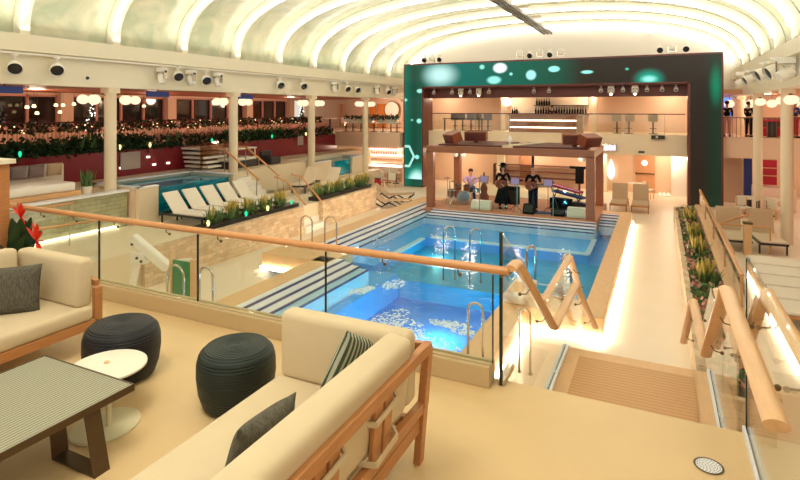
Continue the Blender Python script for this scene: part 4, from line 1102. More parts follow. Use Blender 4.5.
# drum kit
t = thing('drum_kit', 'chrome and white drum kit with cymbals at the left of the stage', 'drum kit', (dx + .05, 22.0, SZ), .1)
def drum(x, y, z, r, h, m, tilt=None, nm='drum'):
    b = MB().lathe([(r, 0), (r, h)], (0, 0, 0), 20)
    if tilt: b.xf(Matrix.Rotation(tilt, 4, 'X'))
    o = build(nm, b, m, t); o.location = (x, y, z)
    c = MB().lathe([(r * 1.03, 0), (r * 1.03, .03)], (0, 0, 0), 20); c2 = c.lathe([(r * 1.03, h - .03), (r * 1.03, h)], (0, 0, 0), 20)
    if tilt: c.xf(Matrix.Rotation(tilt, 4, 'X'))
    build('hoop', c, M['chrome'], o)
drum(0, .15, .28, .27, .40, M['tablewhite'], math.pi / 2, 'bass_drum'); drum(-.28, .05, .58, .14, .20, M['wine'], .4); drum(.1, .05, .58, .14, .20, M['wine'], .4)
drum(-.62, .3, .18, .2, .34, M['wine']); drum(.45, .4, .45, .17, .14, M['chrome'], None, 'snare')
for (x, y, z, r) in ((-.75, .0, 1.05, .22), (.65, .0, 1.1, .24), (.82, .35, .85, .18), (-.4, -.25, .95, .17)):
    build('cymbal', MB().lathe([(r, 0), (r * .4, .02), (.03, .045), (.01, .045)], (x, y, z), 20), M['brass'], t)
    build('stand', MB().tube([(x, y, 0.3), (x, y, z)], .012, 6).tube([(x, y, .35), (x + .2, y, 0)], .012, 5).tube([(x, y, .35), (x - .12, y + .16, 0)], .012, 5).tube([(x, y, .35), (x - .12, y - .16, 0)], .012, 5), M['chrome'], t)
def mstand(label, x, y, h=1.05, m='lilac', w=.36, hh=.26):
    t = thing('music_stand', label, 'music stand', (x, y, SZ))
    build('pole', MB().tube([(0, 0, .2), (0, 0, h)], .012, 6), M['dark'], t)
    for a in (.5, 2.6, 4.7): build('leg', MB().tube([(0, 0, .25), (.26 * math.cos(a), .26 * math.sin(a), 0)], .01, 5), M['dark'], t)
    build('desk', MB().bar((0, -.03, h), (0, .06, h + hh), w, .015, (0, 1, 0)), M['dark'], t)
    build('sheet', MB().bar((0, -.045, h + .01), (0, .045, h + hh - .01), w - .04, .006, (0, 1, 0)), M[m], t)
mstand('music stand with lilac sheets beside the drum kit', sp(484, 21.3), 21.3)
mstand('music stand with pale blue sheets between the two guitarists', sp(515, 21.2), 21.2)
mstand('music stand with white sheets right of the bald guitarist', sp(548, 21.3), 21.3)
def wedge(label, x, y, m, w=.6, s=1):
    t = thing('monitor_speaker', label, 'speaker', (x, y, SZ))
    build('cabinet', MB().prism_x([(-.2*s, 0), (.2*s, 0), (.2*s, .36*s), (-.05*s, .36*s), (-.22*s, .06)], -w/2, w/2), m, t, bevel=.03)
    build('grille', MB().hexa([(-w/2+.05, -.215*s, .08), (w/2-.05, -.215*s, .08), (w/2-.05, -.225*s, .1), (-w/2+.05, -.225*s, .1)], [(-w/2+.05, -.06*s, .34*s), (w/2-.05, -.06*s, .34*s), (w/2-.05, -.075*s, .345*s), (-w/2+.05, -.075*s, .345*s)]), M['tablewhite'] if m is M['white'] else M['dark'], t)
wedge('white floor monitor speaker in front of the drum kit', sp(481, 20.95), 21.0, M['white'], .8)
wedge('black floor monitor speaker at the feet of the bald guitarist', sp(529, 20.95), 21.0, M['black'], .45)
wedge('white padded floor speaker in the right stage corner', sp(577, 20.95), 21.0, M['white'], .7)
wedge('black floor speaker between the keyboard rig and the stage edge', sp(558, 20.95), 21.0, M['black'], .5, .7)
t = thing('stage_cloth', 'dark blue cloth lying on the stage floor by the front edge', 'cloth', (sp(548, 21.2), 21.2, SZ))
build('cloth', MB().box(-.7, .8, -.1, .35, 0, .03), M['bluecloth'], t, bevel=.01)
t = thing('keyboard_rig', 'keyboards on stands covered with red and blue cloth at stage right', 'keyboard', (sp(567, 22.4), 22.3, SZ), -.3)
build('keyboard', MB().bar((-.7, 0, .98), (.65, -.1, .78), .34, .08), M['redcloth'], t, bevel=.02)
build('keyboard', MB().bar((-.6, .1, .72), (.75, -.05, .56), .36, .08), M['bluecloth'], t, bevel=.02)
build('keys', MB().bar((-.68, -.13, 1.03), (.6, -.22, .83), .1, .02), M['lilac'], t)
for x in (-.5, .5): build('stand', MB().tube([(x - .2, -.1, 0), (x + .2, 0, .9 - .15 * x)], .02, 6).tube([(x + .2, -.1, 0), (x - .2, 0, .9 - .15 * x)], .02, 6), M['dark'], t)
b = MB(); rr = random.Random(4)
for i in range(10): b.box(rr.uniform(-.8, .5), rr.uniform(.55, .8), -.1, .15, 0, rr.uniform(.1, .5))
build('cable_case', MB().box(-.75, .1, .0, .35, 0, .42), M['black'], t, bevel=.02)
build('cable_case', MB().box(.2, .8, .0, .35, 0, .36), M['dark'], t, bevel=.02)
t = thing('loudspeaker', 'black speaker column on a pole behind the keyboard rig, at stage right', 'loudspeaker', (-3.0, 23.4, SZ))
build('pole', MB().tube([(0, 0, 0), (0, 0, 1.1)], .03, 8), M['dark'], t); build('cabinet', MB().box(-.16, .16, -.12, .12, .95, 1.65), M['black'], t, bevel=.01); build('crossbar', MB().box(-.4, .4, -.03, .03, 1.55, 1.66), M['black'], t)
build('foot', MB().lathe([(.25, 0), (.24, .03)], (0, 0, 0), 16), M['dark'], t)
t = thing('amplifier', 'black amplifier cabinet behind the first guitarist', 'amplifier', (gx1 + .05, 22.7, SZ))
build('cabinet', MB().box(-.35, .35, -.15, .15, .02, .75), M['black'], t, bevel=.02); build('grille', MB().box(-.31, .31, -.165, -.152, .06, .6), M['dark'], t)
t = thing('double_bass', 'brown upright instrument case standing behind the drum kit', 'instrument', (sp(484, 22.2), 22.2, SZ))
build('body', MB().lathe([(.05, .05), (.2, .1), (.22, .35), (.13, .5), (.16, .7), (.1, .85), (.03, .9)], (0, 0, 0), 16, 1, .45), M['wine'], t, smooth=True); build('neck', MB().box(-.025, .025, -.03, .03, .85, 1.35), M['dark'], t); build('foot', MB().tube([(0, 0, 0), (0, 0, .1)], .01, 6), M['dark'], t)
t = thing('microphone_stand', 'tall black post standing behind the bald guitarist', 'stand', (sp(532, 22.2) + .02, 22.3, SZ))
build('pole', MB().box(-.05, .05, -.05, .05, 0, 2.25), M['dark'], t); build('foot', MB().lathe([(.22, 0), (.2, .03)], (0, 0, 0), 16), M['dark'], t)

# ---------------------------------------------------------------- lamps and spotlights
def spot(kind, loc, aim, label, s=1.0, lit=False):
    """kind 'can' = short barrel with dark lens, 'head' = boxy moving head in a yoke; hangs from loc"""
    t = thing('spotlight', label, 'spotlight', loc)
    aim = Vector(aim).normalized(); q = Vector((0, 0, -1)).rotation_difference(aim).to_matrix().to_4x4()
    c = Matrix.Translation((0, 0, -.30 * s)) @ q
    if kind == 'can':
        build('housing', MB().lathe([(.03*s, .20*s), (.10*s, .17*s), (.15*s, .02*s), (.17*s, -.16*s), (.155*s, -.17*s), (.15*s, -.10*s), (.02, -.10*s)], (0, 0, 0), 20).xf(c), M['white'], t)
        build('lens', MB().lathe([(.145*s, -.11*s), (.02, -.125*s)], (0, 0, 0), 20).xf(c), M['lenslit'] if lit else M['lens'], t)
        build('yoke', MB().box(-.015*s, .015*s, -.03, .03, -.12*s, 0).xf(Matrix.Identity(4)), M['white'], t)
        build('mount', MB().box(-.08*s, .08*s, -.04*s, .04*s, -.05*s, 0), M['white'], t)
    else:
        build('base_box', MB().box(-.17*s, .17*s, -.12*s, .12*s, -.14*s, 0), M['white'], t, bevel=.01)
        build('yoke', MB().box(-.19*s, -.15*s, -.06*s, .06*s, -.42*s, -.1*s).box(.15*s, .19*s, -.06*s, .06*s, -.42*s, -.1*s).box(-.19*s, .19*s, -.05*s, .05*s, -.17*s, -.1*s), M['steel'], t)
        c = Matrix.Translation((0, 0, -.38 * s)) @ q
        build('housing', MB().lathe([(.06*s, .20*s), (.14*s, .14*s), (.15*s, -.06*s), (.12*s, -.18*s), (.10*s, -.19*s)], (0, 0, 0), 18).xf(c), M['white'], t)
        build('lens', MB().lathe([(.10*s, -.185*s), (.02, -.20*s)], (0, 0, 0), 16).xf(c), M['lenslit'] if lit else M['tablewhite'], t)
    return t
XB = XL + .42
for i, (u, v, k) in enumerate(((15, 66, 'can'), (57, 68, 'can'), (162, 77, 'head'), (178, 75, 'can'), (191, 79, 'head'), (206, 79, 'can'), (218, 81, 'head'), (280, 84, 'can'), (303, 85, 'can'), (335, 88, 'head'),
                  (347, 88, 'can'), (357, 89, 'can'), (377, 91, 'head'), (388, 91, 'can'), (395, 92, 'head'))):
    p = on_x(u, v, XB)
    spot(k, (p.x, p.y, p.z + .30), (.8, -.45, -.45) if k == 'can' else (.25, 0, -1), '%s spotlight on the left ceiling beam, %s from the left picture edge' % ('dark lensed' if k == 'can' else 'white boxy', ORD[i]), 1.05 if k == 'can' else .9)
XB = XR - .45
for i, (u, v, k, s) in enumerate(((727, 84, 'can', 1.6), (741, 80, 'head', 1.2), (749, 79, 'can', 1.2), (763, 72, 'can', 1.35), (774, 69, 'can', 1.35), (786, 70, 'head', 1.2))):
    p = on_x(u, v, XB)
    spot(k, (p.x, p.y, p.z + .35), (-.9, -.3, -.45), 'cream %s spotlight on the right ceiling beam, %s from the stage screen' % ('barrel' if k == 'can' else 'boxy', ORD[i]), s)
for i, (u, k) in enumerate(((425, 'can'), (432, 'head'), (440, 'can'), (520, 'head'), (530, 'can'), (540, 'head'), (550, 'can'), (561, 'head'), (660, 'can'), (672, 'head'), (686, 'can'))):
    p = on_y(u, 60, YS + .25)
    t = spot(k, (p.x, p.y, 7.12), (0, -.9, -.25) if k == 'can' else (0, 0, -1), '%s spotlight standing on top of the stage screen, %s from the left' % ('dark lensed' if k == 'can' else 'white boxy', ORD[i]), .95)
    t.rotation_euler = (math.pi, 0, 0) if k == 'head' else (0, 0, 0)
    t.location.z = 7.1 if k == 'head' else 7.62
    if k == 'can': build('stand', MB().box(-.03, .03, -.03, .03, -.52, -.05), M['steel'], t)
for i, (u, k, lit) in enumerate(((434, 'can', 0), (452, 'can', 0), (461, 'head', 1), (470, 'can', 0), (479, 'head', 1), (489, 'can', 0), (534, 'can', 0), (549, 'can', 0), (601, 'can', 0), (611, 'head', 1), (623, 'can', 0), (635, 'head', 1), (647, 'can', 0), (662, 'can', 0), (676, 'can', 0))):
    p = on_y(u, 90, YS + .45)
    spot(k, (p.x, p.y, 5.66), (0, -.5, -.85), '%s spotlight under the top of the stage screen, %s from the left' % ('lit white' if lit else 'small pale', ORD[i]), .8 if k == 'head' else .62, bool(lit))
# star-bright floodlight high on the gable
t = thing('floodlight', 'small brilliant floodlight glaring high on the gable wall', 'floodlight', tuple(on_y(650, 31, 31.8)))
build('housing', MB().box(-.14, .14, -.02, .16, -.1, .1), M['white'], t, bevel=.02); build('lens', MB().box(-.11, .11, -.03, -.022, -.08, .08), emitter('flood_lens', (1, .96, .85), 60), t)
t = thing('camera_dome', 'small black sensor on the left ceiling beam', 'sensor', tuple(on_x(87, 78, XL + .2)))
build('dome', MB().ball((.03, 0, 0), .05, 10, 6), M['dark'], t); build('plate', MB().box(0, .015, -.08, .08, -.08, .08), M['white'], t)
for i, (u, v) in enumerate(((8, 88), (161, 93), (248, 97))):
    p = on_x(u, v, XL + .2)
    t = thing('ceiling_sign', 'dark box sign hanging under the left beam, %s from the left' % ORD[i], 'sign', (XL + .05, p.y, 5.14))
    build('box', MB().box(-.05, .05, -.42, .42, -.24, -.06), M['bluecloth'], t, bevel=.01); build('hanger', MB().box(-.01, .01, -.02, .02, -.07, 0), M['dark'], t)

# globe lamps either side of each column
def globes(x, y, label, dirs=(0, 1), r=.18, n=2):
    t = thing('globe_lamp', label, 'lamp', (x, y, 4.78))
    for s in (-1, 1):
        d = (s * dirs[0], s * dirs[1])
        build('arm', MB().tube([(d[0] * .12, d[1] * .12, .12), (d[0] * .35, d[1] * .35, .18), (d[0] * .48, d[1] * .48, .16)], .015, 6), M['brass'], t)
        c = (d[0] * .52, d[1] * .52, 0)
        o = build('glass_globe', MB().ball(c, r, 16, 10, .85), M['globe'], t, smooth=True)
        build('cap', MB().lathe([(.07, .14), (.05, .2), (.01, .2)], c, 12), M['brass'], o)
        c = (d[0] * .86, d[1] * .86, .0)
        if n > 1: o = build('glass_globe', MB().ball(c, r * .9, 16, 10, .85), M['globe'], t, smooth=True)
for k, nm in ((0, 'nearest full'), (1, 'second'), (2, 'third'), (3, 'fourth')):
    globes(XL, 10.93 + SP * k, 'pair of glowing peach globe lamps on the %s left column' % nm)
for i, y in enumerate((15.0, 20.6, 26.2)):
    globes(XR, y, 'pair of glowing peach globe lamps on the %s right column from the viewer' % ORD[i])
for i, (y) in enumerate((16.5, 18.5, 22.5, 24.5)):
    t = thing('globe_lamp', 'hanging peach globe lamp over the right upper deck, %s from the stage screen' % ORD[i], 'lamp', (3.0 + i * .85, 30.2, 4.75))
    build('glass_globe', MB().ball((0, 0, 0), .22, 16, 10, .85), M['globe'], t, smooth=True); build('cord', MB().tube([(0, 0, .18), (0, 0, .45)], .01, 5), M['dark'], t)
p = on_y(507, 102, 28.9 + .5)
t = thing('globe_lamp', 'single white glowing globe hanging inside the screen arch by the upper bar', 'lamp', tuple(p))
build('glass_globe', MB().ball((0, 0, 0), .23, 16, 10), M['globew'], t, smooth=True); build('cord', MB().tube([(0, 0, .2), (0, 0, .55)], .012, 5), M['dark'], t)

# ---------------------------------------------------------------- upper bar inside the arch
t = thing('bar_counter', 'teak bar counter with two glowing light lines on the back balcony', 'bar', (0, 0, 3.24))
c0, c1 = on_y(509, 120, 29.45).x, on_y(576, 120, 29.45).x
build('front', MB().box(c0, c1, 29.45, 30.0, 0, .92), M['canopy'], t)
build('counter_top', MB().box(c0 - .05, c1 + .08, 29.38, 30.1, .92, .98), M['teakx'], t)
build('light_line', MB().box(c0 + .05, c1, 29.43, 29.45, .62, .67), M['barled'], t); build('light_line', MB().box(c0 + .05, c1, 29.43, 29.45, .24, .29), M['barled'], t)
build('end_block', MB().box(c1, c1 + .35, 29.5, 29.95, 0, .9), M['peachdk'], t)
t = thing('back_shelf', 'pale bottle shelf on the back wall behind the upper bar', 'shelf', (0, 31.6, 3.24))
s0, s1 = on_y(511, 110, 31.6).x, on_y(588, 110, 31.6).x
build('back_panel', MB().box(s0, s1, .1, .4, .9, 2.0), M['ivory'], t); build('shelf', MB().box(s0, s1, -.15, .1, .95, .99), M['dark'], t); build('shelf', MB().box(on_y(534, 110, 31.6).x, s1, -.15, .1, 1.45, 1.48), M['dark'], t)
bot = None; rr = random.Random(9); xs = []
x = s0 + .1
while x < s0 + .45: xs.append((x, .99)); x += .13
x = on_y(536, 110, 31.6).x
while x < s1 - .05: xs.append((x, .99)); x += .145
x = on_y(537, 110, 31.6).x
while x < on_y(550, 110, 31.6).x: xs.append((x, 1.48)); x += .14
for x, z in xs:
    h = rr.uniform(.9, 1.15)
    if bot is None:
        bot = thing('bottle', 'dark bottle standing on the shelf behind the upper bar', 'bottle', (x, 31.55, 3.24 + z), 0, 'bottles behind the upper bar')
        build('glass_body', MB().lathe([(.045, 0), (.05, .02), (.05, .2), (.018, .27), (.018, .35)], (0, 0, 0), 10), M['black'], bot)
        build('stopper', MB().lathe([(.02, .35), (.02, .38)], (0, 0, 0), 8), M['wine'], bot); bot.scale = (1, 1, h)
    else: dup(bot, (x, 31.55, 3.24 + z), scale=(1, 1, h))
person('bartender in black behind the upper bar counter', (on_y(552, 110, 30.6).x, 30.6, 3.24), .2, ((.25, -.1, 1.15), (.2, -.35, 1.05)), ((-.25, -.1, 1.15), (-.15, -.35, 1.05)), sc=.82)
def barstool(label, loc, rz=0, group=None, m='slingt', back=True, h=.62):
    t = thing('bar_stool', label, 'bar stool', loc, rz, group)
    build('seat', MB().box(-.22, .22, -.2, .2, h, h + .07), M[m], t, bevel=.03)
    if back: build('backrest', MB().box(-.23, .23, .17, .23, h + .06, h + .36), M[m], t, bevel=.03)
    build('pedestal', MB().tube([(0, 0, 0), (0, 0, h)], .035, 8), M['dark'], t); build('foot', MB().lathe([(.2, 0), (.19, .03)], (0, 0, 0), 16), M['dark'], t)
    build('footrest', MB().box(-.16, .16, -.2, -.17, .25, .28), M['dark'], t)
    return t
for i, (u, sc) in enumerate(((455, 0), (461, 0), (471, 0), (479, 0), (488, 0), (617, 1), (629, 1), (653, 1))):
    p = on_y(u, 120, 30.0)
    barstool('grey backed bar stool on the back balcony, %s from the left' % ORD[i], (p.x, 30.0 + (.3 if i in (1,) else 0), 3.24), math.pi if i % 2 else 3.4, m='lilacgrey' if i < 5 else 'slingt')
t = thing('counter_table', 'narrow high table along the balcony glass left of the upper bar', 'table', (on_y(468, 125, 29.75).x, 29.6, 3.24))
build('table_top', MB().box(-1.5, 1.0, -.13, .13, .68, .72), M['dark'], t); build('leg', MB().box(-1.4, -1.35, -.05, .05, 0, .68), M['dark'], t); build('leg', MB().box(.85, .9, -.05, .05, 0, .68), M['dark'], t)
t = thing('balcony_rail', 'glass balustrade with thin wooden rail along the back balcony', 'balustrade', (0, 29.32, 3.24))
build('top_rail', MB().box(-12.1, 1.1, -.03, .03, .98, 1.03), M['maroon'], t); build('pane', MB().box(-12.1, 1.1, -.006, .006, .03, .98), M['glass'], t)
for x in (-9.4, -7.4, -3.6, -1.6, .2): build('post', MB().box(x - .015, x + .015, -.02, .02, 0, .98), M['steel'], t)

# wall under the balcony: doors, pillars, table
def yb(u): return on_y(u, 170, 31.9).x
struct('door_1', MB().box(yb(636), yb(655), 31.9, 32.0, 0, 2.1), M['peachdk'])
struct('door_2', MB().box(yb(520), yb(533), 31.9, 32.0, 0, 2.1), M['peachdk'])
t = thing('door_bar', 'brass push bar across the door below the balcony', 'push bar', (yb(645), 31.86, 1.0)); build('bar', MB().box(-.45, .45, -.02, .0, 0, .05), M['brass'], t); build('end_mount', MB().box(-.47, -.42, -.02, .05, -.03, .08).box(.42, .47, -.02, .05, -.03, .08), M['brass'], t)
struct('wall_pillar_white', MB().box(yb(671), yb(686), 31.2, 32.0, 0, 2.2), M['white'])
struct('wall_pillar_peach', MB().box(yb(602), yb(608), 31.0, 31.4, 0, 2.2), M['ivory'])
struct('wall_pillar_left', MB().box(yb(500), yb(507), 31.2, 31.6, 0, 2.2), M['ivory'])
t = thing('wall_sign', 'pale pink lit sign box on the balcony front right of the canopy', 'sign', tuple(on_y(609.5, 147.5, 29.28)))
build('frame', MB().box(-.34, .34, -.06, .0, -.19, .19), M['steel'], t); build('face', MB().box(-.30, .30, -.07, -.061, -.14, .12), M['exit'], t)
t = thing('wall_vent', 'small dark slot in the balcony front', 'vent', tuple(on_y(641.5, 152, 29.28))); build('grille', MB().box(-.14, .14, -.02, .0, -.05, .05), M['dark'], t)
t = thing('projector', 'black and white projector on the balcony edge near the screen', 'projector', tuple(on_y(658, 137, 29.2))); build('body', MB().box(-.3, .3, -.12, .1, -.1, .08), M['dark'], t, bevel=.02); build('lens', MB().ball((-.05, -.13, 0), .06, 10, 6), M['tablewhite'], t)
t = thing('round_table', 'small pale table beside the right wood framed lounger', 'table', (yb(640) - .1, 29.9, 0)); build('table_top', MB().lathe([(.42, .70), (.42, .74)], (0, 0, 0), 20), M['tablewhite'], t); build('pedestal', MB().tube([(0, 0, 0), (0, 0, .7)], .07, 8), M['dark'], t)
def chair(label, loc, rz, m='tablewhite', group=None):
    t = thing('dining_chair', label, 'chair', loc, rz, group)
    build('seat', MB().box(-.22, .22, -.22, .22, .42, .47), M[m], t, bevel=.015); build('backrest', MB().box(-.22, .22, .18, .22, .5, .85), M[m], t, bevel=.015)
    for x in (-.19, .19):
        build('leg', MB().box(x - .02, x + .02, -.2, -.16, 0, .42), M['oak'], t); build('leg', MB().box(x - .02, x + .02, .17, .21, 0, .84), M['oak'], t)
    return t
ch0 = chair('cream chair beside the small pale table under the balcony', (yb(649), 29.9, 0), 1.2)
for i, u in enumerate((566, 573)):
    pass
for i, u in enumerate((660, 664, 668)):
    t = thing('floor_lantern', 'small glowing lantern on the floor by the white pillar, %s from the left' % ORD[i], 'lantern', (yb(u), 31.0, 0)); build('candle', MB().lathe([(.06, .02), (.06, .18), (.02, .2)], (0, 0, 0), 10), M['globe'], t); build('holder', MB().lathe([(.08, 0), (.08, .02)], (0, 0, 0), 10), M['brass'], t)
t = thing('wall_sculpture', 'white flame-shaped wall lamp beside the far loungers', 'lamp', tuple(on_y(611, 170, 31.8))); build('shade', MB().lathe([(.04, -.5), (.16, -.3), (.2, 0), (.08, .4), (.01, .6)], (0, 0, 0), 12, 1, .5), M['globew'], t, smooth=True); build('plate', MB().box(-.06, .06, .05, .1, -.2, .2), M['brass'], t)
t = thing('wall_dial', 'round pale gauge on the wall above the door bar', 'wall clock', tuple(on_y(644.5, 163, 31.88))); build('face', MB().lathe([(.14, 0), (.14, .03)], (0, 0, 0), 20).xf(Matrix.Rotation(math.pi/2, 4, 'X')), M['globew'], t)
t = thing('bookcase', 'long dark bottle rack on the wall behind the stage', 'rack', (-7.9, 31.6, 0)); 
for z in (.5, .85, 1.2): build('shelf', MB().box(-1.0, 3.8, -.2, .2, z, z + .05), M['maroon'], t)
build('side_panel', MB().box(-1.05, -1.0, -.2, .2, 0, 1.25), M['maroon'], t); build('side_panel', MB().box(3.8, 3.85, -.2, .2, 0, 1.25), M['maroon'], t)

# ---------------------------------------------------------------- bar under the left balcony
def xb(u, y=30.2): return on_y(u, 160, y).x
t = thing('bar_counter', 'white lit bar counter under the left balcony', 'bar', (0, 30.0, 0))
build('front', MB().box(xb(367, 30), xb(402, 30), 0, .5, 0, 1.05), M['barfront'], t); build('counter_top', MB().box(xb(366, 30), xb(403, 30), -.08, .6, 1.05, 1.12), M['tablewhite'], t)
build('light_line', MB().box(xb(367, 30), xb(402, 30), -.03, -.01, .92, 1.02), M['barled'], t)
for i, u in enumerate((372, 380, 388, 396)):
    barstool('white bar stool at the lit counter under the left balcony, %s from the left' % ORD[i], (xb(u, 29.3), 29.3, 0), math.pi, m='white', back=True)
t = thing('bottle_shelf', 'glowing pink bottle shelf behind the left lower bar', 'shelf', (0, 33.7, 0)); build('back_panel', MB().box(xb(367, 33.7), xb(403, 33.7), .2, .25, 1.0, 2.1), M['pinkleaf'], t)
for z in (1.25, 1.65): build('shelf', MB().box(xb(367, 33.7), xb(403, 33.7), -.05, .2, z, z + .03), M['barled'], t)
first = None
for j, z in enumerate((1.28, 1.68)):
    for i in range(12):
        x = xb(368, 33.7) + .1 + i * .19
        if first is None:
            first = thing('bottle', 'bottle on the glowing shelf behind the left lower bar', 'bottle', (x, 33.75, z), 0, 'bottles behind the lower bar')
            build('glass_body', MB().lathe([(.04, 0), (.045, .18), (.015, .24), (.015, .3)], (0, 0, 0), 8), M['wine'], first)
        else: dup(first, (x, 33.75, z))
t = thing('waste_bin', 'small red bin beside the fourth left column', 'bin', (-14.4, 27.0, .0)); build('body', MB().box(-.14, .14, -.14, .14, 0, .55), M['redcloth'], t, bevel=.02); build('lid', MB().box(-.15, .15, -.15, .15, .55, .6), M['dark'], t)
for i, (u, y) in enumerate(((372, 27.6), (382, 27.9), (392, 27.8))):
    o = chair('white dining chair on the deck before the left lower bar, %s from the left' % ORD[i], (xb(u, y), y, 0), .5 * i + 2.6)

# left balcony with dining chairs
t = thing('balcony_rail', 'glass balustrade along the left balcony above the lit bar', 'balustrade', (0, 28.25, 3.12)); build('top_rail', MB().box(-17.4, -13.6, -.03, .03, .9, .94), M['maroon'], t); build('pane', MB().box(-17.4, -13.6, -.005, .005, .02, .9), M['glass'], t)
for i, u in enumerate((346, 353, 361, 374, 383, 391, 397)):
    p = on_y(u, 125, 28.8); barstool('cream bar stool on the left balcony, %s from the left' % ORD[i], (p.x, 28.8, 3.12), math.pi, m='white', back=True, h=.5)
t = thing('garland', 'dark green garland draped along the left balcony', 'garland', (-14.9, 27.72, 3.8)); b = MB(); foliage(b, -2.4, 1.2, .5, .62, .12, .32, 300, .16, random.Random(31)); build('foliage', b, M['leaf'], t)
for (u, w, m) in ((341, 4, 'peachdk'), (372, 6, 'leafo'), (381, 8, 'leafo')):
    a, c = on_y(u - w / 2, 110, 33.8).x, on_y(u + w / 2, 110, 33.8).x
    t = thing('wall_panel', '%s panel on the far wall of the left balcony at the %s' % ({'peachdk': 'brown', 'leafo': 'orange'}[m], {341: 'far left', 372: 'middle', 381: 'right'}[u]), 'wall panel', ((a + c) / 2, 33.9, 3.12)); build('panel', MB().box(-(c-a)/2, (c-a)/2, -.05, .05, .1, 1.75), M[m], t)
p = on_y(390, 105, 33.5)
t = thing('wall_mirror', 'round bright mirror behind the left balcony by the screen', 'mirror', (p.x, 33.8, 4.45)); build('glass', MB().lathe([(.55, 0), (.55, .03)], (0, 0, 0), 28).xf(Matrix.Rotation(math.pi/2, 4, 'X')), M['white'], t); build('rim', MB().lathe([(.6, .0), (.6, .05), (.55, .05), (.55, 0)], (0, 0, 0), 28).xf(Matrix.Rotation(math.pi/2, 4, 'X')), M['brass'], t)

# ---------------------------------------------------------------- garlands, hedge and railing of the left upper deck
t = thing('deck_railing', 'red slatted railing along the left upper deck', 'railing', (-18.9, 0, 3.12))
b = MB()
build('top_rail', MB().box(-.04, .04, 4, 28, .88, .93), M['maroon'], t)
b = MB(); y = 4
while y < 28: b.box(-.012, .012, y, y + .03, 0, .88); y += .14
o = build('balusters', b, M['pinkleaf'], t); o['kind'] = 'stuff'
for i, (y0, y1) in enumerate(((6.5, 11.5), (11.7, 16.7), (16.9, 22.0), (22.2, 27.8))):
    t = thing('garland', 'red and green lit garland on the upper left rail, %s stretch from the left' % ORD[i], 'garland', (-18.8, 0, 3.9))
    b = MB(); rnd = random.Random(70 + i); foliage(b, -.12, .15, y0, y1, -.2, .1, 900, .13, rnd); build('foliage', b, M['leaf'], t)
    b = MB(); foliage(b, -.1, .17, y0, y1, -.15, .12, 160, .10, rnd); build('bows', b, M['redcloth'], t)['kind'] = 'stuff'
    b = MB()
    for _ in range(16): b.ball((rnd.uniform(0, .2), rnd.uniform(y0, y1), rnd.uniform(-.2, .1)), .022, 6, 4)
    o = build('fairy_lights', b, M['bulb'], t); o['kind'] = 'stuff'
for i, (y0, y1, m, n) in enumerate(((6.5, 11.5, 'leaf', 700), (11.7, 14.8, 'leaf', 600), (14.9, 18.8, 'pinkleaf', 500), (18.9, 23.2, 'leafm', 500), (23.3, 28.0, 'pinkleaf', 400))):
    t = thing('hedge', 'planting above the red wall, %s from the left, %s' % (ORD[i], {'leaf': 'dark green', 'leafm': 'mid green', 'pinkleaf': 'pink and green'}[m]), 'hedge', (-18.25, 0, 2.95))
    rnd = random.Random(90 + i); b = MB(); foliage(b, -.25, .28, y0, y1, -.02, .42, n * 3, .18, rnd); build('foliage', b, M['leaf'], t)
    b = MB(); foliage(b, -.2, .28, y0, y1, .1, .6, n, .15, rnd); build('blossom', b, M[m], t)
for i, (u, v, c) in enumerate(((35, 145, 'leafy'), (60, 143, 'leafy'), (80, 141, 'leafy'), (90, 142, 'leafy'), (177, 138, 'bulby'), (166, 140, 'bulby'), (281, 123, 'leafo'))):
    p = on_x(u, v, -18.1)
    t = thing('tropical_plant', 'yellow lit spiky plant above the red wall, %s from the left' % ORD[i], 'plant', (p.x, p.y, 3.0))
    b = MB(); rnd = random.Random(i)
    for _ in range(12):
        a = rnd.uniform(0, 6.28); r = rnd.uniform(.1, .35); leaf_blade(b, (0, 0, 0), (r * math.cos(a), r * math.sin(a), rnd.uniform(.35, .7)), .05, .1, 4)
    build('leaves', b, M['leafm'], t)
    b = MB()
    for _ in range(6):
        a = rnd.uniform(0, 6.28); r = rnd.uniform(.04, .14); leaf_blade(b, (0, 0, .1), (r * math.cos(a), r * math.sin(a), rnd.uniform(.35, .62)), .035, .05, 4)
    build('bright_leaves', b, M['leafy' if c != 'leafo' else 'leafo'], t)
for i, (u, v, c) in enumerate(((20, 157, 'bulbg'), (212, 137.5, 'bulbg'), (272, 131, 'bulbg'), (150, 136, 'bulby'), (306, 126, 'bulby'), (120, 141, 'bulby'))):
    p = on_x(u, v, -17.95); o = build('garden_light', MB().lathe([(.02, -.10), (.035, -.05), (.05, 0), (.035, .07), (.01, .09)], (0, 0, 0), 10), M[c], None, loc=(p.x, p.y, 3.1))
    tag(o, 'small %s garden light in planting over the red wall, %s' % ('green' if c == 'bulbg' else 'yellow', ('below the left windows', 'above the pale steps', 'right of the second column', 'left of the pale steps', 'beside the third column', 'right of the first column')[i]), 'lamp')
def xtree(label, loc, h=1.9):
    t = thing('christmas_tree', label, 'christmas tree', loc); rnd = random.Random(int(h * 100))
    build('trunk', MB().tube([(0, 0, 0), (0, 0, h * .9)], .04, 6), M['wine'], t); b = MB()
    for _ in range(700):
        f = rnd.random() ** .7; z = h * (1 - f) * .92 + .12; r = .42 * f * h / 1.9 * rnd.uniform(.6, 1); a = rnd.uniform(0, 6.28)
        leaf_blade(b, (r * .4 * math.cos(a), r * .4 * math.sin(a), z + .06), (r * math.cos(a), r * math.sin(a), z), .03, .02, 2)
    build('branches', b, M['leaf'], t); b = MB()
    for _ in range(26):
        f = rnd.random(); z = h * (1 - f) * .9 + .15; a = rnd.uniform(0, 6.28); b.ball((.4 * f * math.cos(a), .4 * f * math.sin(a), z), .028, 6, 4)
    o = build('fairy_lights', b, M['globew'], t); o['kind'] = 'stuff'
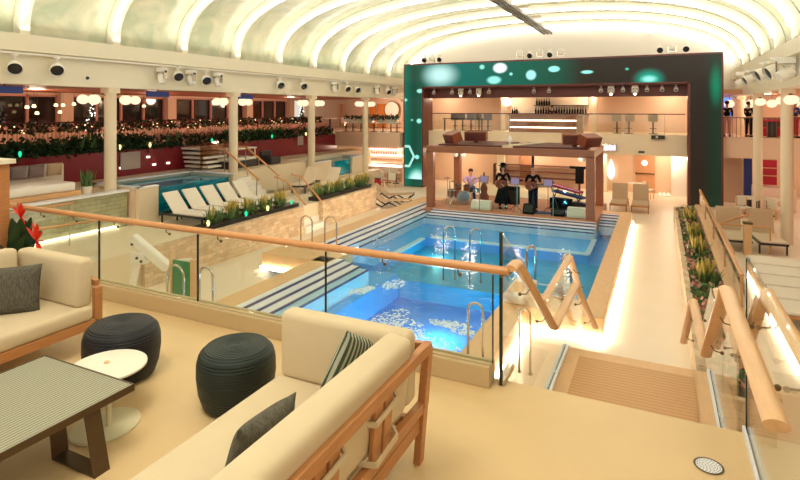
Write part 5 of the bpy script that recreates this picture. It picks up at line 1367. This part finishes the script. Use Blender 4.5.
p = on_x(302, 108, -20.5); xtree('decorated christmas tree with white lights between the second and third columns', (p.x, p.y, 3.12), 1.8)
p = on_x(92, 112, -20.5); xtree('dark christmas tree behind the rail left of the first column', (p.x, p.y, 3.12), 1.6)
# lamps and tables seen on the left upper deck
for i, (u, v) in enumerate(((27, 107), (34, 106), (56, 105), (63, 105), (74, 104), (37, 113), (60, 112), (144, 106))):
    p = on_x(u, v, -22.0); t = thing('pendant_lamp', 'tiny warm pendant lamp by the left upper deck windows, %s from the left' % ORD[i], 'lamp', tuple(p)); build('shade', MB().lathe([(.05, .06), (.08, -.02), (.06, -.06)], (0, 0, 0), 10), M['bulb'], t); build('cord', MB().tube([(0, 0, .05), (0, 0, 5.2 - p.z)], .006, 4), M['dark'], t)
for i, u in enumerate((258, 268, 330, 346)):
    p = on_x(u, 116, -20.2); t = thing('round_table', 'white cloth table on the left upper deck, %s from the left' % ORD[i], 'table', (p.x, p.y, 3.12)); build('table_top', MB().lathe([(.45, .72), (.45, .76)], (0, 0, 0), 20), M['white'], t); build('pedestal', MB().tube([(0, 0, 0), (0, 0, .72)], .06, 8), M['dark'], t)
    if i < 2: chair('chair beside a white table on the left upper deck, %s from the left' % ORD[i], (p.x, p.y + .8, 3.12), 0)
# details on the red wall
for i, (u, v) in enumerate(((130, 160.5), (300, 137 + 3.5))):
    p = on_x(u, v, -17.98); t = thing('wall_panel', 'grey service panel on the red wall %s' % ('right of the first column', 'left of the third column')[i], 'wall panel', tuple(p)); build('panel', MB().box(0, .04, -.42, .42, -.32, .32) if i == 0 else MB().box(0, .04, -.25, .25, -.25, .25), M['lilacgrey'] if 0 else M['steelgrey'], t)
for i, (u, v) in enumerate(((121, 168), (138, 166), (154, 164.5), (168, 163), (148, 157), (150, 158))):
    if i == 5: continue
    p = on_x(u, v, -17.98); o = build('wall_light', MB().box(0, .03, -.07, .07, -.035, .035), M['globew'], None, loc=tuple(p)); tag(o, 'small bright light set in the red wall above the plunge pool, %s' % ('lowest at the left', 'second along', 'third along', 'fourth along', 'above the others')[i], 'lamp')
# pale curved stair at the end of the red wall
b = MB()
for i in range(6):
    y = on_x(192, 150, -17.4).y; b.box(-17.9 + .05 * i, -16.9 + .12 * i, y - .1 + .0, y + 1.2, 3.0 - .18 * (i + 1), 3.0 - .18 * (i + 1) + .09)
struct('stair_upper_left', b, M['white'])
t = thing('glass_balustrade', 'beige tinted glass screen beside the pale curved steps', 'glass panel', (-16.7, on_x(215, 155, -16.7).y, 2.0)); build('pane', MB().box(-.01, .01, -.8, .8, .05, 1.15), M['tintglass'], t); build('foot', MB().box(-.03, .03, -.8, .8, 0, .05), M['steel'], t)
t = thing('dark_seat', 'dark woven seat on the upper terrace, left of the third column', 'armchair', (-16.0, 19.6, 2.0)); build('seat', MB().box(-.35, .35, -.35, .35, 0, .35), M['dark'], t, bevel=.05); build('backrest', MB().box(-.35, -.2, -.35, .35, .35, .6), M['dark'], t, bevel=.05)
t = thing('white_canopy_bed', 'low white cabana bed with dark base on the upper terrace by the second column', 'daybed', (-16.6, 17.9, 2.0)); build('base', MB().box(-.6, .6, -.9, .9, 0, .3), M['dark'], t, bevel=.03); build('mattress', MB().box(-.55, .55, -.85, .85, .3, .42), M['white'], t, bevel=.04); build('canopy', MB().box(-.6, .6, -.8, .8, .78, .84), M['white'], t, bevel=.01)
for a in (-.75, .75):
    build('post', MB().box(-.55, -.52, a - .015, a + .015, .3, .8), M['white'], t); build('post', MB().box(.52, .55, a - .015, a + .015, .3, .8), M['white'], t)
for (lbl, pts) in (('thin wooden handrail along the near left terrace, upper one', [(-13.8, 5.0, 2.05), (-13.8, 9.0, 2.05)]), ('thin wooden handrail along the near left terrace, lower sloping one', [(-12.5, 5.5, 1.9), (-12.5, 8.9, 1.75)])):
    t = handrail('handrail', lbl, pts, .05, .05, M['rail'])
    build('post', MB().tube([(pts[0][0], pts[0][1] + .3, .95), (pts[0][0], pts[0][1] + .3, pts[0][2])], .018, 6), M['steel'], t); build('post', MB().tube([(pts[1][0], pts[1][1] - .1, .95), (pts[1][0], pts[1][1] - .1, pts[1][2])], .018, 6), M['steel'], t)

# ---------------------------------------------------------------- right side details
t = thing('balcony_rail', 'railing with thin bars along the right upper deck', 'railing', (0, 29.08, 3.2)); build('top_rail', MB().box(2.65, 8, -.03, .03, .88, .92), M['brass'], t)
b = MB(); x = 2.65
while x < 8: b.box(x, x + .02, -.01, .01, 0, .88); x += .17
o = build('balusters', b, M['brass'], t); o['kind'] = 'stuff'
A1 = (((.22, -.05, 1.18), (.20, -.22, .98)), ((-.22, -.05, 1.18), (-.20, -.22, .98)))
def xr(u, y): return on_y(u, 120, y).x
person('person in a dark jacket and pale trousers at the right upper rail beside the screen', (xr(727, 29.6), 29.6, 3.2), 3.0, *A1, top='black', bottom='pinkleaf', sc=.95)
person('person in dark clothes at the right upper rail between two columns', (xr(748.5, 29.7), 29.7, 3.2), 2.4, *A1, top='black', bottom='black', sc=.93)
person('person in dark top and red trousers at the right upper rail by picture edge', (xr(795, 29.5), 29.5, 3.2), 2.0, *A1, top='bluecloth', bottom='redcloth', sc=.95)
struct('window_9', MB().box(2.7, xr(733, 33), 33.5, 33.6, 3.9, 5.1), M['bluewin'])
t = thing('high_table', 'dark high table with a red top on the right upper deck', 'table', (xr(772, 29.9), 29.9, 3.2)); build('table_top', MB().box(-.6, .6, -.3, .3, .72, .8), M['redcloth'], t, bevel=.01); build('base', MB().box(-.2, .2, -.1, .1, 0, .72), M['dark'], t)
for i, u in enumerate((766, 778)):
    t = thing('hanging_shade', 'small dark red armchair by the high table on the right upper deck, %s' % ('left one', 'right one')[i], 'armchair', (xr(u, 30.8), 30.8, 3.2)); t.name = 'armchair'; build('seat', MB().box(-.3, .3, -.3, .3, 0, .42), M['redcloth'], t, bevel=.04); build('backrest', MB().box(-.3, .3, .2, .3, .42, .85), M['maroon'], t, bevel=.04)

# lower right lounge
t = thing('shelf_wall', 'red lacquered shelving with dark panels in the right lower lounge', 'shelving', (0, 0, 0)); a, c = on_y(760, 170, 29).x, on_y(777, 170, 29).x
build('back_panel', MB().box(a, c, 29, 29.2, 1.1, 2.2), M['redcloth'], t); build('shelf', MB().box(a, c, 28.8, 29, 1.5, 1.53).box(a, c, 28.8, 29, 1.85, 1.88), M['oak'], t); build('counter', MB().box(a - .3, c + .6, 28.4, 29.2, 0, 1.05), M['barfront'], t)
struct('wall_lounge_dark', MB().box(on_y(744, 170, 29.5).x, on_y(752, 170, 29.5).x, 29.5, 29.7, 0, 2.25), M['bluecloth'])
struct('wall_lounge_peach', MB().box(2.62, on_y(743, 170, 30).x, 30.4, 30.6, 0, 2.25), M['peach'])
for i, (u, v) in enumerate(((750, 191), (768, 193))):
    t = thing('round_table', 'white round table in the right lower lounge, %s' % ('left one', 'right one')[i], 'table', (on_y(u, v, 27.2).x, 27.2, 0)); build('table_top', MB().lathe([(.5, .70), (.5, .74)], (0, 0, 0), 24), M['tablewhite'], t); build('pedestal', MB().tube([(0, 0, 0), (0, 0, .7)], .06, 8), M['dark'], t); build('foot', MB().lathe([(.25, 0), (.24, .03)], (0, 0, 0), 16), M['dark'], t)
for i, (u, v, z, a) in enumerate(((744, 205, 26.3, .4), (776, 205, 26.6, 2.2), (764, 215, 25.4, 1.2))):
    p = on_y(u, v, z); z = 0; chair(('cream', 'cream', 'dark')[i] + ' chair in the right lower lounge, %s' % ('beside the left table', 'beside the right table', 'nearest the loungers')[i], (p.x, p.y, 0), a, ('tablewhite', 'tablewhite', 'dark')[i])
# glass fence and orange handrails round the right terrace
t = thing('glass_fence', 'glass fence with orange wooden top rail along the right planter', 'glass fence', (1.42, 0, .68))
build('top_rail', MB().box(-.03, .03, 12.2, 24.4, .60, .65), M['rail'], t); build('pane', MB().box(-.006, .006, 12.2, 24.4, 0, .6), M['glass'], t)
for y in (12.25, 15.2, 18.3, 21.4, 24.3): build('post', MB().box(-.02, .02, y - .02, y + .02, 0, .6), M['rail'], t)
t = thing('glass_box_rail', 'low glass pen with orange frame in front of the right terrace loungers', 'glass fence', (0, 0, .25))
q = [on_z(712, 227, .5 + .9), on_z(744, 228, .5 + .9), on_z(722, 261, .6), on_z(746, 258, .6)]
build('top_rail', MB().bar((1.6, 18.9, .78), (2.9, 18.9, .78), .05, .04).bar((1.6, 18.9, .78), (1.6, 15.2, .78), .05, .04).bar((1.6, 18.9, .78), (2.5, 20.0, .95), .05, .04), M['rail'], t)
build('pane', MB().box(1.6, 2.9, 18.895, 18.905, .05, .76), M['glass'], t); build('pane', MB().box(1.595, 1.605, 15.2, 18.9, .05, .76), M['glass'], t)
for (x, y) in ((1.6, 18.9), (2.9, 18.9), (1.6, 15.2)): build('post', MB().box(x - .02, x + .02, y - .02, y + .02, 0, .78), M['rail'], t)
t = thing('stone_pillar', 'square wooden bollard between the two tan backed loungers', 'bollard', (2.30, 18.6, .25)); build('shaft', MB().box(-.10, .10, -.10, .10, 0, .9), M['coping'], t, bevel=.01); build('cap', MB().box(-.12, .12, -.12, .12, .9, .96), M['brass'], t)
for i, (p, q) in enumerate((((3.35, 16.2, 1.5), (5.6, 16.2, 2.25)), ((3.5, 15.6, 1.25), (5.6, 15.6, 1.95)))):
    t = handrail('handrail', 'pale handrail rising beside the right columns, %s' % ('upper one', 'lower one')[i], [p, q], .06, .06, M['ivory']); build('post', MB().tube([(p[0] + .1, p[1], .25 + .25 * i), (p[0] + .1, p[1], p[2])], .018, 6), M['steel'], t)
for i, y in enumerate((11.2, 16.9)):
    t = thing('terrace_plant', 'small shrub on the right terrace, %s the columns' % ('before', 'between')[i], 'plant', (3.2 + .9 * i, y + 1.2, .5 - .25 * i)); build('pot', MB().lathe([(.15, 0), (.2, .25), (.17, .25)], (0, 0, 0), 14), M['peachdk'], t); b = MB(); foliage(b, -.15, .15, -.15, .15, .25, .8, 50, .4, random.Random(i), True); build('foliage', b, M['leafm'], t)
